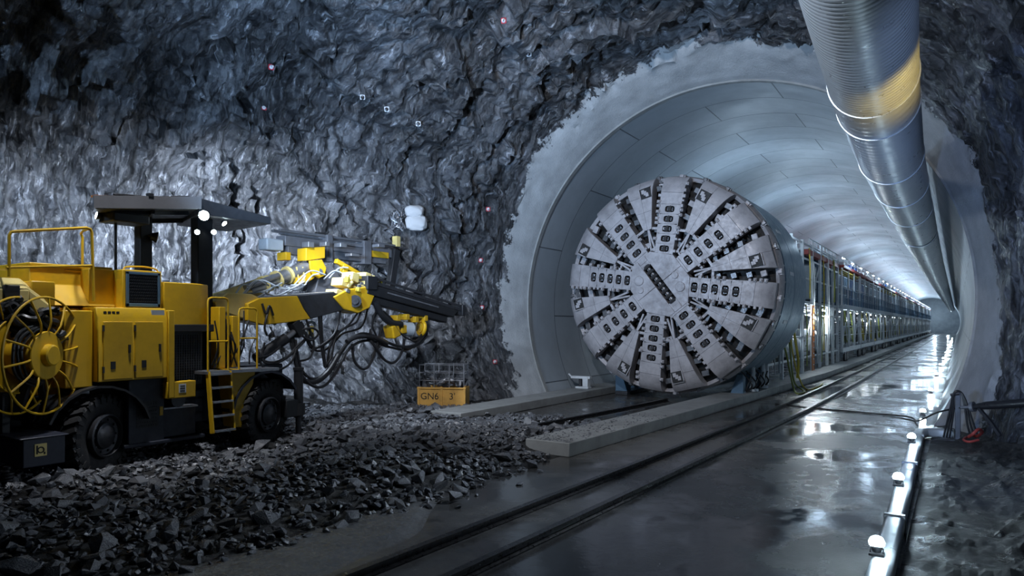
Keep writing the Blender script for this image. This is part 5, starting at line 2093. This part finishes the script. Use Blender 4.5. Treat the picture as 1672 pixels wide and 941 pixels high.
def lettering(txt, size, mtx, parent, mat, name='lettering'):
    cu = bpy.data.curves.new(name, 'FONT')
    cu.body = txt; cu.size = size; cu.extrude = .002; cu.align_x = 'CENTER'; cu.align_y = 'CENTER'
    cu.materials.append(M[mat])
    tmp = bpy.data.objects.new(name, cu)
    o = bpy.data.objects.new(name, bpy.data.meshes.new_from_object(tmp))
    bpy.data.objects.remove(tmp)
    COL.objects.link(o)
    o.parent = parent
    o.matrix_local = mtx
    return o


rotf = Matrix.Rotation(math.radians(27), 4, 'Z') @ Matrix.Rotation(pi / 2, 4, 'X')
for txt, x in (('GN6', -.31), ("3'", .28)):
    p = R @ V((x, -.324, bz + .25))
    lettering(txt, .24, Matrix.Translation(p) @ rotf, crt, 'text')

# sacks on the rock
h = on_rock(678, 356)
p, n_ = h[0], h[1]
n_ = (V((0, 0, CAMH)) - p).normalized()
sk = thing('sack_bundle', p, 'white tied sack bundle hanging on the rock wall above the drill boom', 'sack')
side = n_.cross(V((0, 0, 1))).normalized()
for (a, b, ww, hh2) in ((.02, .17, .25, .17), (-.03, -.13, .28, .22)):
    m = MB()
    base = p + n_ * .22 + side * a + V((0, 0, b))
    bm = bmesh.new()
    bmesh.ops.create_icosphere(bm, subdivisions=4, radius=1)
    vs = []
    for vv in bm.verts:
        c = vv.co
        k_ = 1 + .10 * noise.fractal(c * 1.7 + V((b, 0, 2)), .8, 2, 4) + .03 * noise.noise(c * 7)
        c = V([math.copysign(abs(t) ** .62, t) for t in c]) * k_
        vs.append(base + side * c.x * ww + n_ * c.y * .28 + V((0, 0, c.z * hh2)))
    m.add(vs, [tuple(v.index for v in f.verts) for f in bm.faces]); bm.free()
    m.build('sack', M['bag'], sk, smooth=180)
m = MB()
m.tube(smooth_path([p + n_ * .30 + side * a + V((0, 0, z)) for a, z in ((-.4, .0), (-.15, -.03), (.15, -.02), (.42, .02))], 5), .018, 6)
m.build('tie_rope', M['hose'], sk)
h = on_rock(650, 358)
p = h[0]
mt_ = thing('mesh_roll', p, 'crumpled silvery wire mesh clump on the rock beside the white sacks', 'wire mesh')
m = MB()
for k in range(26):
    c = p + n_ * .15
    pts = [c + V((rnd.uniform(-.22, .22), rnd.uniform(-.12, .12), rnd.uniform(-.3, .3))) for _ in range(4)]
    m.tube(smooth_path(pts, 5), .012, 5)
m.build('mesh_wire', M['steel'], mt_)
m = MB(); m.tube([p, p + n_ * .3 + V((0, 0, .05))], .03, 8); m.build('anchor', M['darksteel'], mt_)

BOLT = [(442, 110, 'red', 'red-daubed rock bolt plate high on the rock above the canopy'), (431, 176, 'red', 'faint reddish rock bolt plate below the bright red one'),
        (823, 34, 'red', 'red-daubed rock bolt plate near the roof above the tunnel mouth'), (592, 158, 'w', 'white ringed rock bolt in the upper rock, left of a similar one'),
        (632, 178, 'w', 'small white ringed rock bolt, middle one of three on the upper rock'), (683, 202, 'w', 'white ringed rock bolt lowest of three on the upper rock'),
        (864, 88, 'w', 'white ringed rock bolt close to the roof, beside the sprayed concrete'), (785, 425, 'red', 'red and white marked rock bolt, top one beside the sprayed collar'),
        (787, 502, 'red', 'red and white marked rock bolt, middle one beside the sprayed collar'), (808, 591, 'red', 'red marked rock bolt, lowest one beside the sprayed collar'),
        (797, 342, 'red', 'small red marked rock bolt above the boom tips beside the sprayed collar')]
for (px, py, c, lab) in BOLT:
    h = on_rock(px, py)
    if not h:
        continue
    p, nn, dist = h
    view = (V((0, 0, CAMH)) - p).normalized()
    nn = (nn + view).normalized()
    b = thing('rock_bolt', p, lab, 'rock bolt', 'rock bolts with plates on the rock')
    m = MB()
    a1 = nn.cross(V((0, 0, 1))).normalized(); a2 = nn.cross(a1)
    sz = .06
    m.prism([p + nn * .02 + a1 * x * sz + a2 * y * sz for x, y in ((-1, -.8), (-.8, -1), (.8, -1), (1, -.8), (1, .8), (.8, 1), (-.8, 1), (-1, .8))], nn * .02)
    m.build('plate', M['redmark'] if c == 'red' else M['whitemark'], b)
    m = MB(); m.lathe([(0, .03), (.05, .03), (.045, .06), (.02, .075), (.02, .16), (0, .16)], p, nn, 12); m.build('bolt_head', M['whitemark'] if c == 'red' else M['darksteel'], b)

# ------------------------------------------------------------------ things by the right-hand rock
sp_ = V((-.01, 15.42, 0))
hs = thing('hose_stand', sp_, 'dark steel post stand draped with black hoses, at the end of the drain pipe', 'stand')
m = MB(); m.bb((sp_.x - .045, sp_.y - .045, .0), (sp_.x + .045, sp_.y + .045, .92)); m.bb((sp_.x - .2, sp_.y - .2, 0.0), (sp_.x + .2, sp_.y + .2, .03))
m.build('post', M['darksteel'], hs, bevel=.008)
m = MB()
for k in range(3):
    a = -.07 - .03 * k
    m.tube(smooth_path([(sp_.x + a * 1.6 - .02, sp_.y - .05, .05), (sp_.x + a, sp_.y - .06, .55), (sp_.x - .06, sp_.y - .07, .88 + .015 * k), (sp_.x + .05, sp_.y - .06, .92), (sp_.x + .10 + .02 * k, sp_.y - .06, .72), (sp_.x + .15 + .05 * k, sp_.y - .02, .32), (sp_.x + .2 + .06 * k, sp_.y, .1)], 6), .018, 8)
m.build('draped_hose', M['hose'], hs)
m = MB(); m.tube([(sp_.x - .12, sp_.y - .05, .86), (sp_.x + .02, sp_.y - .05, .9)], .03, 8); m.build('hook', M['darksteel'], hs)

a = S(1583, 661, .12); b = V((.78, 15.0, 1.03))
jp = thing('dark_pipe', (.3, 16, .6), 'thick black pipe jutting nearly level out of the rock beside the hose stand', 'pipe')
m = MB(); m.tube([(.20, 15.25, .67), (.45, 15.1, .73), (1.3, 14.7, .90)], [.045, .075, .08], 14); m.build('pipe_barrel', M['hose'], jp)
m = MB(); m.tube([(.04, 15.34, .64), (.24, 15.23, .68)], .03, 10); m.lathe([(0, -.03), (.095, -.03), (.095, .03), (0, .03)], (.22, 15.24, .675), (.9, -.45, .2), 14); m.build('pipe_nozzle', M['steel'], jp)
m = MB(); m.bar((.3, 15.18, .68), (.5, 15.0, .42), .05, .05); m.bar((.5, 15.0, .42), (.62, 14.9, .22), .05, .05); m.build('pipe_prop', M['darksteel'], jp)
m = MB()
m.tube(smooth_path([(.16, 14.9, .16), (.22, 14.75, .24), (.30, 14.8, .32), (.36, 14.95, .26), (.28, 15.05, .16), (.2, 15.0, .2)], 6), .028, 8)
m.tube(smooth_path([(.12, 14.95, .14), (.08, 14.75, .12), (.16, 14.55, .12), (.3, 14.6, .16)], 6), .022, 8)
tag(m.build('red_hose', M['red']), 'tangled red hose lying against the rock below the black pipe', 'hose')
m = MB()
m.tube(smooth_path([(-4.2, 19.6, .02), (-3.2, 19.2, .02), (-2.0, 18.9, .02), (-1.0, 18.5, .03), (-.75, 17.6, .06), (-.35, 16.0, .45), (.05, 15.34, .64)], 8), .018, 6)
tag(m.build('floor_cable', M['hose']), 'thin black cable crossing the wet floor from the rails to the hose stand', 'cable')
# small jack on the slab at the head
jb = thing('slab_jack', (-9.72, 18.9, .22), 'small white bracketed jack on the slab at the cutter head edge', 'jack')
m = MB()
o_ = jb.location
m.bb(o_ + V((-.22, -.12, 0)), o_ + V((.22, .12, .06))); m.bb(o_ + V((.02, -.1, .06)), o_ + V((.2, .1, .36))); m.bb(o_ + V((-.4, -.08, .30)), o_ + V((.26, .08, .38)))
m.build('jack_frame', M['white'], jb, bevel=.01)
m = MB(); m.cyl(o_ + V((-.1, 0, .05)), o_ + V((-.1, 0, .3)), .05, 12); m.build('jack_cylinder', M['darksteel'], jb)
m = MB(); m.bar(o_ + V((-.42, 0, .36)), o_ + V((-.5, -.02, .44)), .05, .04); m.build('jack_handle', M['white'], jb)
# ------------------------------------------------------------------ light
w = bpy.data.worlds.new('world'); scene.world = w
w.use_nodes = True
bg = w.node_tree.nodes['Background']
bg.inputs[0].default_value = (.35, .5, .8, 1)
bg.inputs[1].default_value = .02


def light(kind, loc, energy, col, size=.3, target=None, spot=60, blend=.5, name='work_or_fill_light'):
    d = bpy.data.lights.new(name, kind)
    d.energy, d.color = energy, col
    if kind == 'AREA':
        d.size = size
    else:
        d.shadow_soft_size = size
    if kind == 'SPOT':
        d.spot_size = math.radians(spot); d.spot_blend = blend
    o = bpy.data.objects.new(name, d)
    o.location = loc
    if target is not None:
        o.rotation_euler = (V(target) - V(loc)).to_track_quat('-Z', 'Y').to_euler()
    COL.objects.link(o)
    return o


COOL = (.72, .84, 1.0)
BLUE = (.45, .68, 1.0)
# unseen spots near the rig stand in for its lamps on rock and ground
light('SPOT', (-13.0, 7.8, 3.9), 2900, COOL, .12, (-15.8, 10.6, 3.4), 125, .9)
light('SPOT', (-13.1, 5.2, 4.0), 1900, COOL, .12, (-16.5, 7.5, 2.8), 130, .9)
light('SPOT', (-10.6, 9.0, 4.6), 700, COOL, .12, (-11.0, 12.8, .2), 95, .8)
light('SPOT', (-10.9, 7.7, 3.92), 160, COOL, .08, (-11.6, 11.0, 3.0), 75, .8)
# cavern flood high on the camera side
light('SPOT', (-4.5, 3.0, 8.3), 3300, (.9, .93, 1), .3, (-8.6, 17.6, 3.2), 80, .7)
light('SPOT', (-9.3, 4.9, 8.7), 2000, (.9, .93, 1), .25, (-10.9, 5.9, 2.0), 52, .9)
light('SPOT', (-12.0, -1.5, 7.5), 1500, BLUE, .3, (-14.5, 8.0, 6.0), 100, .9)
# blue light over the roof
light('SPOT', (-8.0, 5.0, 3.6), 4400, BLUE, .3, (-9.0, 12.0, 8.5), 110, .9)
# added low spot from the track side, for glints on rubble and sand
light('SPOT', (-3.0, 11.0, 3.6), 900, COOL, .15, (-5.9, 4.8, 0), 62, .9)
# tunnel lamps
for k in range(20):
    light('POINT', (-6.3, 25 + 8.0 * k, 6.25), 125 + 11 * k, (.60, .80, 1.0), .2, name='tunnel_light')
    if k % 2 == 0:
        light('POINT', (-4.3, 27 + 8.0 * k, 5.4), 55 + 4 * k, (.60, .80, 1.0), .2, name='tunnel_light')
for y in (27, 31, 35, 43, 51, 59):
    light('POINT', (-5.25, y, 2.5), 110, (.8, .92, 1.0), .12, name='gantry_light')
light('SPOT', (-3.8, 3.0, 5.4), 1500, COOL, .2, (-.9, 9.0, 5.4), 55, .7)  # added fill spot, brightens the duct from its left
light('POINT', (-4.5, 183, 4.2), 900, (.62, .82, 1.0), .2, name='tunnel_light')
light('POINT', (-1.9, 176, 1.4), 250, (.7, .88, 1.0), .2, name='tunnel_light')
# added blue fill spots that brighten the right rock
light('SPOT', (-1.6, 8.0, 1.5), 900, (.33, .52, 1), .2, (1.3, 12.5, 2.6), 100, .9)
light('SPOT', (-.1, 5.0, 2.6), 450, (.4, .58, 1), .15, (1.3, 10.0, 6.0), 60, .9)
# added warm spot that gives the duct its yellow sheen
light('SPOT', (.75, 8.3, 3.6), 300, (1, .70, .16), .1, (-.55, 9.5, 5.2), 46, .9)

vs_ = scene.view_settings
vs_.view_transform = 'Standard'
vs_.look = 'None'
vs_.exposure = 0
vs_.gamma = 1
vs_.use_curve_mapping = False
cy = scene.cycles
cy.max_bounces = 6
cy.diffuse_bounces = 3
cy.glossy_bounces = 4
cy.transmission_bounces = 2
cy.transparent_max_bounces = 4
cy.sample_clamp_indirect = 6
cy.caustics_reflective = False
cy.caustics_refractive = False
cy.use_denoising = True
